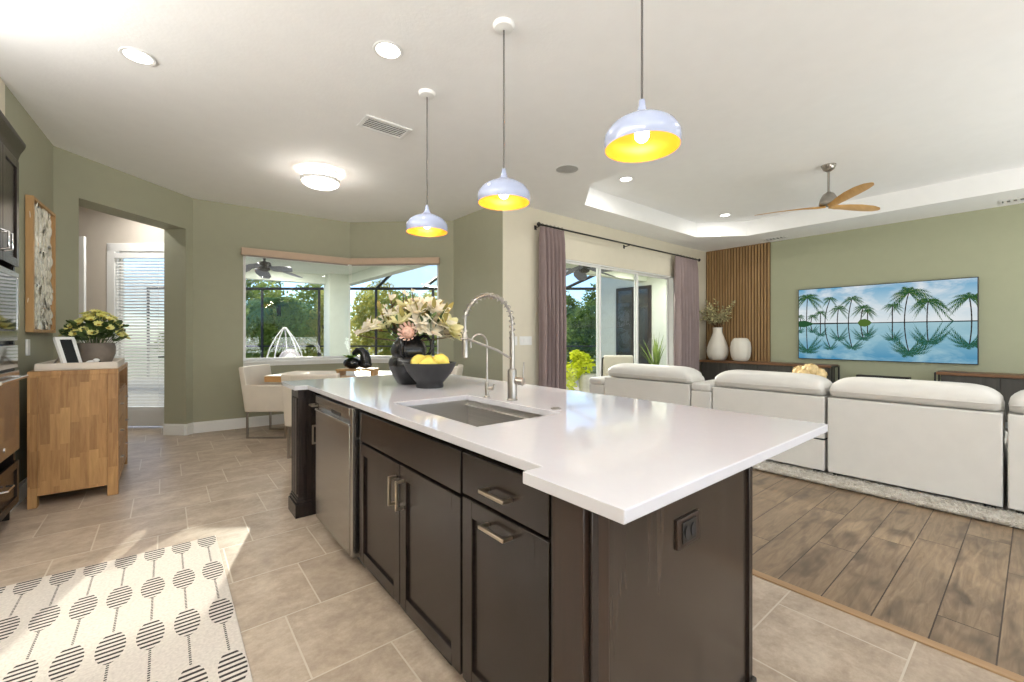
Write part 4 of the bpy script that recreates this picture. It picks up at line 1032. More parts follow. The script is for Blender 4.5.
def tablet():
    t = thing('photo_frame', 'white framed black screen propped on a stand in the tray', 'frame', (-.56,4.80,1.0145))
    n = Vector((.74,-.58,.30)).normalized(); wv = Vector((.58,.74,0)).normalized(); up = n.cross(wv)
    if up.z < 0: up = -up
    o = Vector((-.56,4.80,1.018))
    fn = lambda a,b,q: tuple(o + wv*a + up*b + n*q)
    m = MB()
    for (a0,a1,b0,b1) in ((-.075,.075,0,.022),(-.075,.075,.225,.245),(-.075,-.045,.022,.225),(.05,.075,.022,.225)): m.extr([(a0,b0),(a1,b0),(a1,b1),(a0,b1)], fn, -.012, .006)
    m.build('frame', M['white_plastic'], t, bevel=.002)
    MB().extr([(-.047,.02),(.052,.02),(.052,.227),(-.047,.227)], fn, -.010, .002).build('screen', M['screen_dark'], t, smooth=0)
    MB().tube([tuple(o+up*.15-n*.012), tuple(o - Vector((n.x,n.y,0)).normalized()*.17 + Vector((0,0,.004)))], .006, 6).build('stand', M['nickel'], t)
tablet()
t = thing('figurine', 'small white rounded figurine beside the propped frame', 'ornament', (-.455,4.80,1.0145))
MB().ball((-.455,4.80,1.040), .042,.032,.026, 16).ball((-.430,4.785,1.062), .022,.020,.018, 12).build('body', M['white_plastic'], t, smooth=60)
MB().ball((-.408,4.772,1.055), .007, n=8).build('nose', M['black'], t)
def chrysanthemums():
    cx, cy, z0 = -.465, 5.12, 1.015
    t = thing('flower_pot', 'pale yellow chrysanthemums in a weathered grey pot on the chest', 'plant', (cx,cy,z0))
    MB().lathe([(.085,0),(.105,.02),(.128,.09),(.130,.15),(.122,.185),(.112,.185),(.112,.15),(.001,.14)], (cx,cy,z0), 28).build('pot', M['pot_grey'], t)
    rg = random.Random(3); lf = MB(); st = MB()
    for _ in range(230):
        a = rg.uniform(0,2*PI); r = rg.uniform(.02,.19); h = .21+rg.random()*.18*(1-r*1.6)
        c = Vector((cx+math.cos(a)*r, cy+math.sin(a)*r, z0+h)); petal_mb(lf, c, (math.cos(a),math.sin(a),rg.uniform(-.3,.7)), (rg.uniform(-1,1),rg.uniform(-1,1),.5), .06, .028, .4)
    lf.build('foliage', M['leaf_dark'], t, smooth=60, fixn=False)
    n = 44
    for i in range(n):
        q = (i+.5)/n; r = .20*math.sqrt(q); a = i*2.39996; h = .44 - .20*q + rg.uniform(-.02,.03)
        c = Vector((cx+math.cos(a)*r, cy+math.sin(a)*r, z0+h)); ax = Vector((math.cos(a)*(.25+q*1.1), math.sin(a)*(.25+q*1.1), 1.0))
        mb = MB(); axn = ax.normalized(); u_ = axn.orthogonal().normalized(); w_ = axn.cross(u_)
        for k in range(12):
            b_ = 2*PI*k/12; rad = u_*math.cos(b_)+w_*math.sin(b_); petal_mb(mb, c+rad*.004, rad+axn*.25, axn, .036, .021, .2)
        fl = mb.build('blossom', M['petal_yellow'], t, smooth=60, fixn=False)
        MB().ball(tuple(c+axn*.004), .012,.012,.008, 10).build('eye', M['center_yellow'], fl)
        st.tube([(cx+math.cos(a)*r*.3,cy+math.sin(a)*r*.3,z0+.13), tuple(c)], .0025, 4)
    st.build('stems', M['leaf_dark'], t)
chrysanthemums()
# shell art on the left wall
def art():
    y0, y1, z0, z1 = 5.0, 5.65, 1.29, 2.37
    def wx(y): return -.877 + (y-4.478)*(c1[0]-c0[0])/(c1[1]-c0[1])
    t = thing('shell_wall_art', 'tall framed panel of capiz shells on the sage wall', 'wall art', (wx(5.48),5.48,z0))
    m = MB(); w = .024
    for (a,b,c,e) in ((y0,y0+w,z0,z1),(y1-w,y1,z0,z1),(y0+w,y1-w,z0,z0+w),(y0+w,y1-w,z1-w,z1)): m.add([(wx(a),a,c),(wx(b),b,c),(wx(b),b,e),(wx(a),a,e),(wx(a)+.045,a,c),(wx(b)+.045,b,c),(wx(b)+.045,b,e),(wx(a)+.045,a,e)], [(0,3,2,1),(4,5,6,7),(0,1,5,4),(1,2,6,5),(2,3,7,6),(3,0,4,7)])
    m.build('frame', M['frame_wood'], t, bevel=.002)
    MB().add([(wx(y0)+.004,y0+w,z0+w),(wx(y1)+.004,y1-w,z0+w),(wx(y1)+.004,y1-w,z1-w),(wx(y0)+.004,y0+w,z1-w),(wx(y0)+.014,y0+w,z0+w),(wx(y1)+.014,y1-w,z0+w),(wx(y1)+.014,y1-w,z1-w),(wx(y0)+.014,y0+w,z1-w)], [(0,3,2,1),(4,5,6,7),(0,1,5,4),(1,2,6,5),(2,3,7,6),(3,0,4,7)]).build('backing', M['white'], t, smooth=0)
    rg = random.Random(9); mb = MB()
    for i in range(12):
        for j in range(21):
            y = y0+.045+(y1-y0-.09)*(i+.5*(j%2))/12 + rg.uniform(-.008,.008); z = z0+.04+(z1-z0-.08)*(j+.5)/21 + rg.uniform(-.008,.008)
            R_ = Matrix.Rotation(math.radians(90)+rg.uniform(-.26,.26),3,'Y') @ Matrix.Rotation(rg.uniform(-.26,.26),3,'X')
            r = rg.uniform(.038,.054); mb.lathe([(.001,.007),(r*.6,.005),(r,.0),(r,.0015),(r*.6,.0065),(.001,.009)], (wx(y)+rg.uniform(.016,.027),y,z), 10, rot=R_)
    mb.build('shells', M['shell'], t, smooth=60)['kind'] = 'stuff'
art()
# patterned runner
t = MB().box(-.655,.248,.2,3.255,.001,.010).build('patterned_rug', M['rug'], bevel=.003)
tag(t, 'cream runner rug woven with columns of dark striped dots', 'rug')
# ------------------------------------------------------------------ living room
SX = 4.56      # back plane of the sofa row
def headrest(par, y0, y1, zb, zt, x0, x1):
    """pillow-topped headrest: rounded over the top, ends rolled down"""
    mb = MB(); ny = 18; prof_n = 14
    for i in range(ny+1):
        s = i/ny; y = y0 + (y1-y0)*s; e = min(s, 1-s)*(y1-y0)
        k = 1-(1-min(1, e/.21))**2; k = math.sqrt(max(0,k)); k = .22+.78*k
        for j in range(prof_n):
            a = 2*PI*j/prof_n; ca, sa = math.cos(a), math.sin(a)
            px = (x0+x1)/2 + (x1-x0)/2*math.copysign(abs(ca)**.7, ca)*(.93+.07*k)
            hz = (zt-zb); zz = zb + hz*.42 + (hz*.58*k*abs(sa)**.8 if sa > 0 else -hz*.42*abs(sa)**.55)
            mb.v.append((px, y, zz))
    for i in range(ny):
        for j in range(prof_n): mb.f.append([i*prof_n+j, i*prof_n+(j+1)%prof_n, (i+1)*prof_n+(j+1)%prof_n, (i+1)*prof_n+j]); mb.m.append(0)
    mb.f.append(list(range(prof_n))); mb.m.append(0); mb.f.append([ny*prof_n+j for j in range(prof_n)]); mb.m.append(0)
    h = mb.build('headrest', M['leather'], par, smooth=60, sub=1)
    z = zb + (zt-zb)*.36
    MB().tube([(x0-.002,y0+.02,z)] + [(x0-.005,y0+(y1-y0)*s/6,z) for s in range(1,6)] + [(x0-.002,y1-.02,z)], .0045, 6).build('piping', M['leather'], h)
    return h
GS = 'white leather sectional sofa modules'
def sofa(y0, y1, label, slot=False, head=(0,0)):
    t = thing('sofa_module', label, 'sofa', (SX+.5,(y0+y1)/2,0), 0, GS)
    g = .006; hz = .715
    b = MB()
    if slot: b.box(SX,SX+.26,y0+g,y1-g,.055,.325).box(SX,SX+.26,y0+g,y1-g,.340,hz).box(SX+.02,SX+.26,y0+g,y1-g,.325,.340,1)
    else: b.box(SX,SX+.26,y0+g,y1-g,.055,hz)
    b.build('back_shell', [M['leather'], M['black']], t, bevel=.010, seg=3)
    MB().box(SX+.26,SX+1.0,y0+g,y1-g,.055,.30).build('seat_base', M['leather'], t, bevel=.02)
    MB().box(SX+.25,SX+1.02,y0+g,y1-g,.30,.47).build('seat_cushion', M['leather'], t, bevel=.05, seg=4)
    MB().add([(SX+.25,y0+g,.46),(SX+.46,y0+g,.46),(SX+.36,y0+g,.80),(SX+.20,y0+g,.80),(SX+.25,y1-g,.46),(SX+.46,y1-g,.46),(SX+.36,y1-g,.80),(SX+.20,y1-g,.80)],
             [(0,1,2,3),(4,7,6,5),(0,4,5,1),(1,5,6,2),(2,6,7,3),(3,7,4,0)]).build('back_cushion', M['leather'], t, bevel=.04, seg=3)
    headrest(t, y0+.002+head[0], y1-.002-head[1], hz-.005, .905, SX-.018, SX+.36)
    for x in (SX+.06, SX+.94):
        for y in (y0+.07, y1-.07): MB().box(x-.03,x+.03,y-.03,y+.03,.022,.056).build('foot', M['black'], t, bevel=.004)
    return t
sofa(-.92, .135, 'white leather sofa module cut off by the right edge, beside the wider middle one')
sofa(.145, 1.180, 'white leather sofa module standing directly before the television, its back panel seen in full')
sofa(1.190, 2.205, 'white leather sofa module with a dark slot low in its back, behind the worktop corner', slot=True)
t = thing('sofa_console', 'narrow white leather console with padded lid between two sofa modules', 'sofa', (SX+.4,2.33,0), 0)
MB().box(SX,SX+.86,2.213,2.442,.055,.655).build('body', M['leather'], t, bevel=.012, seg=3)
MB().box(SX-.008,SX+.87,2.213,2.442,.655,.745).build('lid', M['leather'], t, bevel=.03, seg=4)
for x in (SX+.06,SX+.8): MB().box(x-.03,x+.03,2.29,2.36,.022,.056).build('foot', M['black'], t, bevel=.004)
sofa(2.450, 3.66, 'white leather sofa module nearest the sliding door, next to the narrow console', head=(0,.03))
t = thing('sofa_end_module', 'white padded sofa armrest at the sliding door end of the row', 'sofa', (SX+.5,3.79,0))
MB().box(SX,SX+1.0,3.668,3.915,.055,.60).build('body', M['leather'], t, bevel=.012, seg=3)
MB().box(SX-.006,SX+1.01,3.665,3.925,.60,.69).build('pad', M['leather'], t, bevel=.035, seg=4)
for x in (SX+.06,SX+.94): MB().box(x-.03,x+.03,3.75,3.82,.022,.056).build('foot', M['black'], t, bevel=.004)

def shag():
    t = thing('shag_rug', 'pale grey shag area rug under the white sofa', 'rug', (6.0,1.4,.003))
    MB().box(4.33,7.7,-1.0,3.95,.003,.018).build('backing', M['shag'], t, smooth=0)
    rg = random.Random(4); mb = MB()
    def tuft(x, y):
        h = rg.uniform(.024,.040); dx, dy = rg.gauss(0,.016), rg.gauss(0,.016); w = rg.uniform(.004,.008); a = rg.uniform(0,PI)
        u, v = math.cos(a)*w, math.sin(a)*w
        mb.add([(x-u,y-v,.016),(x+u,y+v,.016),(x+dx+u*.7,y+dy+v*.7,h),(x+dx-u*.7,y+dy-v*.7,h),(x+dx*1.8,y+dy*1.8,h+.004)], [(0,1,2,3),(3,2,4)])
    for _ in range(15000): tuft(rg.uniform(4.30,4.60), rg.uniform(-1.0,2.6))
    for _ in range(2500): tuft(4.315+rg.gauss(0,.012), rg.uniform(-1.0,2.6))
    mb.build('pile', M['shag'], t, smooth=0, fixn=False)['kind'] = 'stuff'
shag()

# coffee table with hydrangeas behind the sofa
t = thing('coffee_table', 'low wooden coffee table hidden behind the sofa', 'table', (6.5,1.75,.0))
MB().box(6.1,6.9,1.15,2.35,.36,.40).build('top', M['console_top'], t, bevel=.004)
for x in (6.15,6.85):
    for y in (1.2,2.3): MB().box(x-.025,x+.025,y-.025,y+.025,.02,.36).build('leg', M['black'], t, bevel=.003)
def hydrangeas():
    cx, cy, z0 = 6.3, 1.81, .401; t = thing('hydrangea_vase', 'cream hydrangea bunch peeking above the sofa in front of the television wall', 'flowers', (cx,cy,z0))
    MB().lathe([(.06,0),(.085,.04),(.09,.12),(.07,.20),(.06,.22),(.054,.22),(.06,.1),(.001,.02)], (cx,cy,z0), 24).build('vase', M['ceramic_white'], t)
    rg = random.Random(8)
    for dx, dy, dz, r in ((0,0,.42,.10),(.02,.11,.39,.09),(-.02,-.11,.38,.09),(.10,.02,.38,.085),(-.09,.03,.37,.085),(-.06,-.05,.44,.07)):
        mb = MB()
        for _ in range(110):
            d = Vector((rg.gauss(0,1),rg.gauss(0,1),rg.gauss(0,1)+.3)).normalized(); p = Vector((cx+dx,cy+dy,z0+dz)) + d*r*rg.uniform(.85,1); u_ = d.orthogonal().normalized(); w_ = d.cross(u_); s = .018
            mb.quad(p+u_*s, p+w_*s, p-u_*s, p-w_*s)
        mb.ball((cx+dx,cy+dy,z0+dz), r*.86, n=12); mb.build('bloom', M['hydrangea'], t, smooth=30, fixn=False)
    st = MB()
    for k in range(5): st.tube([(cx,cy,z0+.03),(cx+.02*math.cos(k*1.3),cy+.02*math.sin(k*1.3),z0+.22),(cx+.07*math.cos(k*1.3),cy+.08*math.sin(k*1.3),z0+.36)], .004, 5)
    st.build('stems', M['stem'], t)
hydrangeas()

# media consoles
def console(y0, y1, label, zt):
    t = thing('media_console', label, 'console', (8.68,(y0+y1)/2,0), 0, 'media consoles under the television wall')
    MB().box(8.46,8.875,y0,y1,zt-.04,zt).build('top', M['console_top'], t, bevel=.003)
    MB().box(8.50,8.875,y0+.045,y1-.045,.14,zt-.04).build('body', M['dark_grey_wood'], t, smooth=0)
    n = max(2, round((y1-y0)/.55)); w = (y1-y0-.09)/n
    for k in range(n): MB().box(8.482,8.502,y0+.045+k*w+.004,y0+.045+(k+1)*w-.004,.15,zt-.048).build('door', M['dark_grey_wood'], t, bevel=.002)
    for y in (y0-.022, y1+.002):
        f = MB(); f.box(8.465,8.49,y,y+.02,0,zt-.015); f.box(8.845,8.87,y,y+.02,0,zt-.015); f.box(8.465,8.87,y,y+.02,zt-.04,zt-.015); f.box(8.465,8.87,y,y+.02,0,.02)
        f.build('end_frame', M['black'], t, bevel=.002)
    return t
console(2.13, 4.36, 'long dark media console with walnut top carrying the two white vases', .775)
console(-1.4, .90, 'dark media console with walnut top under the far edge of the television', .755)
t = thing('soundbar', 'long black bar shelf on the wall below the television', 'soundbar', (8.87,1.55,.56))
MB().box(8.80,8.918,1.225,1.875,.565,.625).build('housing', M['black'], t, bevel=.006)
MB().box(8.797,8.801,1.24,1.86,.575,.612).build('grille', M['screen_dark'], t, smooth=0)

def tall_vase():
    cx, cy, z0 = 8.66, 4.07, .776; t = thing('white_vase', 'tall teardrop white vase filled with pale sprigs on the console', 'vase', (cx,cy,z0), 0, 'white vases on the media console')
    k = 1.0
    MB().lathe([(.12,0),(.15,.012),(.19,.09),(.202,.17),(.195,.25),(.16,.36),(.115,.47),(.088,.55),(.084,.625),(.090,.655),(.082,.655),(.078,.6),(.08,.5)], (cx,cy,z0), 36).build('body', M['ceramic_white'], t, smooth=60)
    return cx, cy, z0
vx, vy, vz = tall_vase()
def sprigs():
    t = thing('sprig_bouquet', 'loose pale green blossom sprigs standing in the tall white vase', 'plant', (vx,vy,vz+.62)); rg = random.Random(14)
    st = MB(); lf = MB()
    for i in range(30):
        a = rg.uniform(0,2*PI); sp = rg.uniform(.10,.42); h = .62 + rg.uniform(.20,.66)*(1.0-.35*sp)
        p0 = Vector((vx,vy,vz+.5)); p1 = Vector((vx+math.cos(a)*.06,vy+math.sin(a)*.06,vz+.68)); p2 = Vector((vx+math.cos(a)*sp*.75,vy+math.sin(a)*sp,vz+h))
        if p2.x > 8.80: p2.x = 8.80
        if p2.y > 4.36: p2.y = 4.36
        mid = p1.lerp(p2,.5)+Vector((0,0,.05)); st.tube([p0,p1,mid,p2], [.004,.004,.003,.002], 5)
        for q in range(22):
            s = .15+.85*rg.random(); c = p1.lerp(mid, s*2) if s < .5 else mid.lerp(p2, s*2-1)
            d = Vector((rg.uniform(-1,1),rg.uniform(-1,1),rg.uniform(-.2,1))).normalized(); c = c + d*.02
            c.x = min(c.x, 8.815)
            petal_mb(lf, c, d, d.orthogonal(), rg.uniform(.04,.065), .026, .3, 0 if rg.random() < .72 else 1)
    st.build('stems', M['stem'], t); lf.build('blossoms', [M['sage_sprig'], M['petal_pale']], t, smooth=60, fixn=False)
sprigs()
t = thing('white_vase', 'squat ribbed white vase standing alone on the console', 'vase', (8.66,3.625,.776), 0, 'white vases on the media console')
MB().lathe([(.10,0),(.13,.015),(.165,.09),(.178,.19),(.178,.27),(.165,.36),(.13,.425),(.095,.445),(.085,.44),(.09,.42),(.001,.40)], (8.66,3.625,.776), 48, lob=.022, nl=9).build('body', M['ceramic_white'], t, smooth=60)

# television with a picture of palms mirrored in a lagoon
def television():
    y0, y1, z0, z1 = .518, 2.716, .855, 2.093; X = 8.86
    t = thing('television', 'very large flat television on the wall showing palms mirrored in water', 'television', (8.9,1.62,z0))
    MB().box(X,8.915,y0,y1,z0,z1).build('casing', M['black'], t, bevel=.004)
    b = .010; Y0, Y1, Z0, Z1 = y0+b, y1-b, z0+b, z1-b
    MB().quad((X-.001,Y0,Z0),(X-.001,Y1,Z0),(X-.001,Y1,Z1),(X-.001,Y0,Z1)).build('screen', M['tv_sky'], t, smooth=0)
    zh = 1.475; W = Y1-Y0; mb = MB(); rg = random.Random(6)
    def P(s, z, k): return (X-.0015-.0004*k, min(Y1,max(Y0, Y1-s*W)), min(Z1,max(Z0,z)))
    mb.quad(P(0,zh-.012,1),P(.42,zh-.010,1),P(.42,zh+.006,1),P(0,zh+.016,1),3); mb.quad(P(.42,zh-.008,1),P(1,zh-.010,1),P(1,zh+.006,1),P(.42,zh+.004,1),3)
    def clipq(q, mi, k):
        zs = [p[1] for p in q]; ss = [p[0] for p in q]
        if max(ss) < 0 or min(ss) > 1: return
        mb.add([P(s,z,k) for s,z in q], [tuple(range(len(q)))], mi)
    def palmpic(s0, h, lean, R, n=11, mi=0, flat_=1.0):
        for mir in (1,-1):
            k = 2+rg.random()*4; cz = h; cs = s0+lean; w = .0035
            tz = lambda q: zh + mir*q
            pr = None
            for i in range(6):
                q = i/5; s = s0+lean*q*q; 
                if pr: clipq([(pr[0]-w,tz(pr[1])),(pr[0]+w,tz(pr[1])),(s+w*.8,tz(h*q)),(s-w*.8,tz(h*q))], 2, k)
                pr = (s,h*q)
            rs = random.Random(int(s0*1000)); K = W
            for i in range(n):
                a = PI*(-.22+1.44*i/(n-1)) + rs.uniform(-.10,.10); L = R*rs.uniform(.75,1.15)*.47; prev = None
                for j in range(9):
                    q = j/8; ds = math.cos(a)*L*q*1.15/K; dz = math.sin(a)*L*q*.95 - L*.62*q*q*flat_
                    cur = (cs+ds, h+dz)
                    if prev:
                        tx, tz_ = (cur[0]-prev[0])*K, cur[1]-prev[1]; l = math.hypot(tx, tz_)+1e-6; nx_, nz_ = -tz_/l, tx/l; wd = L*.15*math.sin(PI*min(.98,q*.9+.06))
                        mm = (mi if (i+j) % 4 else 1) if mir > 0 else (4 if (i+j) % 2 else mi)
                        for sg in (1,-1):
                            ex = cur[0]+(sg*nx_*wd+tx*1.2)/K; ez = max(.0, cur[1]+sg*nz_*wd+tz_*1.2-wd*.35)
                            clipq([(prev[0],tz(prev[1])),(cur[0],tz(cur[1])),(ex,tz(ez))], mm, k)
                    prev = cur
    for a in ((.055,.46,.006,.42,13),(.015,.13,-.01,.20),(.085,.13,.01,.18),(.15,.19,.0,.22),(.18,.42,.035,.24),(.26,.25,.008,.27),(.33,.40,.022,.30),(.405,.25,.015,.30),(.445,.19,.0,.20),(.585,.26,.0,.24),(.65,.45,.022,.50,15),(.765,.30,.006,.42,14,0,1.5),(.975,.33,-.01,.40,13)): palmpic(*a)
    for mir in (1,-1):
        clipq([(.385,zh),(.40,zh+mir*.05),(.43,zh+mir*.065),(.455,zh+mir*.04),(.47,zh)], 1, 7)
        clipq([(0,zh),(.0,zh+mir*.05),(.04,zh+mir*.06),(.08,zh+mir*.03),(.11,zh)], 0, 7)
    mb.build('palm_picture', [M['tv_green'],M['tv_green2'],M['tv_trunk'],M['tv_shore'],M['tv_dim']], t, smooth=0, fixn=False)
television()

# curtains and rod
def curtain(x0, x1, label, seed, nfold):
    t = thing('curtain', label, 'curtain', ((x0+x1)/2,4.31,.02), 0, 'mauve curtains of the sliding door'); rg = random.Random(seed); N = nfold*10; K = 14
    zt, zb = 2.775, .015; mb = MB(); ph = [rg.uniform(-.5,.5) for _ in range(nfold+2)]
    for th in (0,1):
        for k in range(K+1):
            q = k/K; z = zt+(zb-zt)*q; am = .036+.026*min(1,q*2.2)
            for i in range(N+1):
                s = i/N; xx = x0+(x1-x0)*s; a = 2*PI*s*nfold + ph[int(s*nfold)]*q*.9
                y = 4.305 + am*math.sin(a) + .012*math.sin(a*2+q*3) + th*.006
                if q < .05: y = 4.305 + am*.7*math.sin(a) + th*.006
                mb.v.append((xx + .012*math.cos(a)*q + (rg.uniform(-.002,.002)), y, z))
    S = (K+1)*(N+1)
    for k in range(K):
        for i in range(N):
            a = k*(N+1)+i; mb.f.append([a,a+1,a+N+2,a+N+1]); mb.m.append(0); mb.f.append([S+a,S+a+N+1,S+a+N+2,S+a+1]); mb.m.append(0)
    for i in range(N):
        for k in (0,K): a = k*(N+1)+i; mb.f.append([a,a+1,S+a+1,S+a]); mb.m.append(0)
    for k in range(K):
        for i in (0,N): a = k*(N+1)+i; mb.f.append([a,a+N+1,S+a+N+1,S+a]); mb.m.append(0)
    mb.build('panel', M['curtain'], t, smooth=70)
    for i in range(nfold):
        x = x0+(x1-x0)*(i+.5)/nfold; MB().tube([(x, 4.305+.021*math.cos(b_), 2.793+.021*math.sin(b_)) for b_ in [2*PI*j/14 for j in range(14)]], .003, 6, closed=True).build('ring', M['black'], t)
curtain(4.0, 4.46, 'mauve curtain hanging at the nook side of the sliding door', 1, 6)
curtain(7.49, 8.27, 'mauve curtain hanging beside the oak slat panel', 2, 7)
t = thing('curtain_rod', 'thin black curtain rod with ball finials above the sliding door', 'curtain rod', (6.3,4.305,2.79))
MB().tube([(3.98,4.305,2.793),(8.36,4.305,2.793)], .0125, 10).build('rod', M['black'], t)
for x, s in ((3.98,-1),(8.36,1)): MB().lathe([(.001,-.02),(.020,-.018),(.032,0),(.022,.02),(.014,.035),(.001,.036)], (x+s*.01,4.305,2.793), 14, rot=Matrix.Rotation(math.radians(-90*s),3,'Y')).build('finial', M['black'], t)
for x in (4.02,6.05,8.31): MB().tube([(x,4.305,2.785),(x,4.38,2.775),(x,4.429,2.775)], .007, 6).box(x-.02,x+.02,4.422,4.4295,2.745,2.805).build('bracket', M['black'], t)

# switch plates on the cream wall
def plate(x0, x1, z0, z1, n, label):
    t = thing('switch_plate', label, 'switch', ((x0+x1)/2,SY-.004,z0), 0, 'switch plates beside the curtain')
    MB().box(x0,x1,SY-.007,SY-.001,z0,z1).build('plate', M['white_plastic'], t, bevel=.002)
    for i in range(n):
        c = x0+(x1-x0)*(i+.5)/n; MB().box(c-.016,c+.016,SY-.011,SY-.006,z0+.03,z1-.03).build('rocker', M['white_plastic'], t, bevel=.002)
plate(3.56, 3.69, 1.135, 1.255, 2, 'double switch plate at the outer corner of the cream wall')
plate(3.73, 3.95, 1.135, 1.255, 4, 'wide four-rocker switch plate next to the mauve curtain')

# ------------------------------------------------------------------ breakfast nook
def dining_table():
    a = math.atan2(RY,RX); cx, cy, _ = FR(-2.27, 5.74)
    t = thing('dining_table', 'dining table in the nook, sun glare in its top colour, with a thick oak edge', 'table', (cx,cy,0), a, None, False)
    L, W = .83, .40
    MB().box(-L,L,-W,W,.683,.752).build('apron_edge', M['table_wood'], t, bevel=.004)
    MB().box(-L+.004,L-.004,-W+.004,W-.004,.752,.762).build('top', M['table_top'], t, bevel=.003)
    for x in (-L+.42,L-.42):
        for y in (-W+.10,W-.08): MB().box(x-.04,x+.04,y-.04,y+.04,0,.683).build('leg', M['table_wood'], t, bevel=.004)
dining_table()
def dining_chair(x, y, rz, label):
    """upholstered armchair on a metal sled base; local +x is the way it faces"""
    t = thing('dining_chair', label, 'chair', (x,y,0), rz, 'cream dining chairs', False)
    MB().box(-.24,.27,-.27,.27,.33,.47).build('seat', M['upholstery'], t, bevel=.025, seg=3)
    m = MB(); n = 8; v = []
    for i in range(n+1):
        yy = -.29+.58*i/n; bow = .035*(1-(2*i/n-1)**2)
        for (xx, zz) in ((-.235-bow,.33),(-.315-bow,.875),(-.245-bow,.885),(-.165-bow,.33)): v.append((xx,yy,zz))
    f = []
    for i in range(n):
        for j in range(4): f.append((i*4+j,i*4+(j+1)%4,(i+1)*4+(j+1)%4,(i+1)*4+j))
    f += [(0,1,2,3),(n*4+3,n*4+2,n*4+1,n*4)]
    m.add(v,f).build('backrest', M['upholstery'], t, bevel=.015, seg=3)
    for s in (-1,1):
        y0, y1 = sorted((s*.235, s*.295))
        MB().extr([(-.22,.33),(.27,.33),(.27,.645),(.22,.66),(-.27,.66)], lambda a,b,q: (a,q,b), y0, y1).build('armrest', M['upholstery'], t, bevel=.018, seg=3)
    for s in (-1,1):
        MB().box(-.235,-.215,s*.25-.012,s*.25+.012,.0,.335).box(.235,.255,s*.25-.012,s*.25+.012,.0,.335).box(-.215,.235,s*.25-.012,s*.25+.012,.0,.02).build('sled_leg', M['nickel'], t, bevel=.002)
    MB().box(-.235,-.215,-.25,.25,.31,.33).build('cross_bar', M['nickel'], t, bevel=.002)
    return t
ar, af = math.atan2(RY,RX), math.atan2(FY,FX)
x, y, _ = FR(-3.03, 5.50); ch = dining_chair(x, y, ar, 'cream upholstered armchair at the table end under the long window')
x, y, _ = FR(-2.05, 4.62); dup(ch, (x,y,0), af, 'cream armchair with its back to the island, seen over the far worktop edge')
x, y, _ = FR(-.98, 5.50); dup(ch, (x,y,0), ar+PI, 'cream armchair at the table end nearest the curtains, mostly behind the bowl')
def footed_tray():
    a = math.atan2(RY,RX); x, y, _ = FR(-1.95, 5.40); t = thing('footed_tray', 'low footed wooden tray on the dining table', 'tray', (x,y,.763), a, None, False)
    MB().box(-.235,.235,-.12,.12,.062,.085).build('board', M['frame_wood'], t, bevel=.004)
    for sx in (-.21,.21): MB().box(sx-.018,sx+.018,-.11,.11,0,.062).build('foot', M['frame_wood'], t, bevel=.003)
    return a, x, y
a_, tx, ty = footed_tray()
def sculpture():
    t = thing('black_sculpture', 'glossy black knotted sculpture planter with a green succulent', 'sculpture', (tx,ty,.763+.0855), a_, None, False)
    MB().ball((-.07,0,.068), .112,.09,.070, 20).build('pot', M['ceramic_black'], t, smooth=60)
    MB().tube([(.10,0,.035),(.098,0,.11),(.085,0,.18),(.045,0,.225),(-.005,0,.225),(-.035,0,.195)], [.072,.068,.058,.047,.042,.036], 16).ball((.10,0,.045), .078,.075,.045, 18).ball((-.037,0,.192),.037,n=12).build('arch', M['ceramic_black'], t, smooth=60)
    mb = MB()
    for i in range(16):
        b_ = i*2.4; r = .25+.05*i; c = Vector((-.095,0,.130)); rad = Vector((math.cos(b_),math.sin(b_),0)); petal_mb(mb, c, rad+Vector((0,0,.9-.05*i)), rad, .06+.0055*i, .055, .3)
    mb.build('succulent', M['leaf_bright'], t, smooth=60, fixn=False)
sculpture()

# ------------------------------------------------------------------ on the ceiling
def can(x, y, z, label, power, group='recessed ceiling lights'):
    t = thing('recessed_light', label, 'ceiling light', (x,y,z-.006), 0, group)
    MB().lathe([(.072,-.001),(.088,-.0015),(.092,-.004),(.088,-.007),(.072,-.005)], (x,y,z), 32, ring=True).build('trim_ring', M['white'], t)
    MB().lathe([(.001,-.0035),(.073,-.0035),(.073,-.0015),(.001,-.0015)], (x,y,z), 32).build('lens', M['can_glow'], t)
    l = bpy.data.lights.new('recessed_light_beam', 'AREA'); o = bpy.data.objects.new('recessed_light_beam', l); C.objects.link(o)
    l.shape = 'DISK'; l.size = .13; l.energy = power; l.color = (1,.97,.93); o.location = (x,y,z-.012)
CP = 6
can(-.133, 3.605, H, 'recessed ceiling light nearest the oven tower', CP)
can(1.077, 2.548, H, 'recessed ceiling light nearest the pendant canopies', CP)
can(4.648, 3.369, H+.26, 'recessed light in the tray ceiling closer to the pendants', CP)
can(7.326, 3.318, H+.26, 'recessed light in the tray ceiling closer to the slat panel', CP)
# unseen fill lights added over the rest of the room, outside the picture
for x, y, z in ((.1,-.6,H),(1.5,-.9,H),(3.0,.3,H),(5.0,-.9,H+.26),(7.4,-.9,H+.26)): can(x, y, z, 'added recessed ceiling light behind the viewer', CP)
ax_, ay_, _z = FR(-4.9, 5.35); can(ax_, ay_, H, 'hidden recessed light added to brighten the door alcove', 14)  # unseen lamp added to brighten the dark alcove
t = thing('flush_mount_light', 'flush drum ceiling light with an amber shell band over the nook', 'ceiling light', (1.31,4.90,H-.15))
MB().lathe([(.165,0),(.165,-.02),(.001,-.02)], (1.31,4.90,H), 32).build('canopy', M['white'], t)
MB().lathe([(.190,-.018),(.190,-.115),(.184,-.115),(.184,-.018)], (1.31,4.90,H), 40, ring=True).build('band', M['flush_band'], t)
MB().lathe([(.200,-.085),(.200,-.118),(.192,-.118),(.192,-.085)], (1.31,4.90,H), 40, ring=True).lathe([(.200,-.016),(.200,-.028),(.192,-.028),(.192,-.016)], (1.31,4.90,H), 40, ring=True).build('rings', M['white'], t)
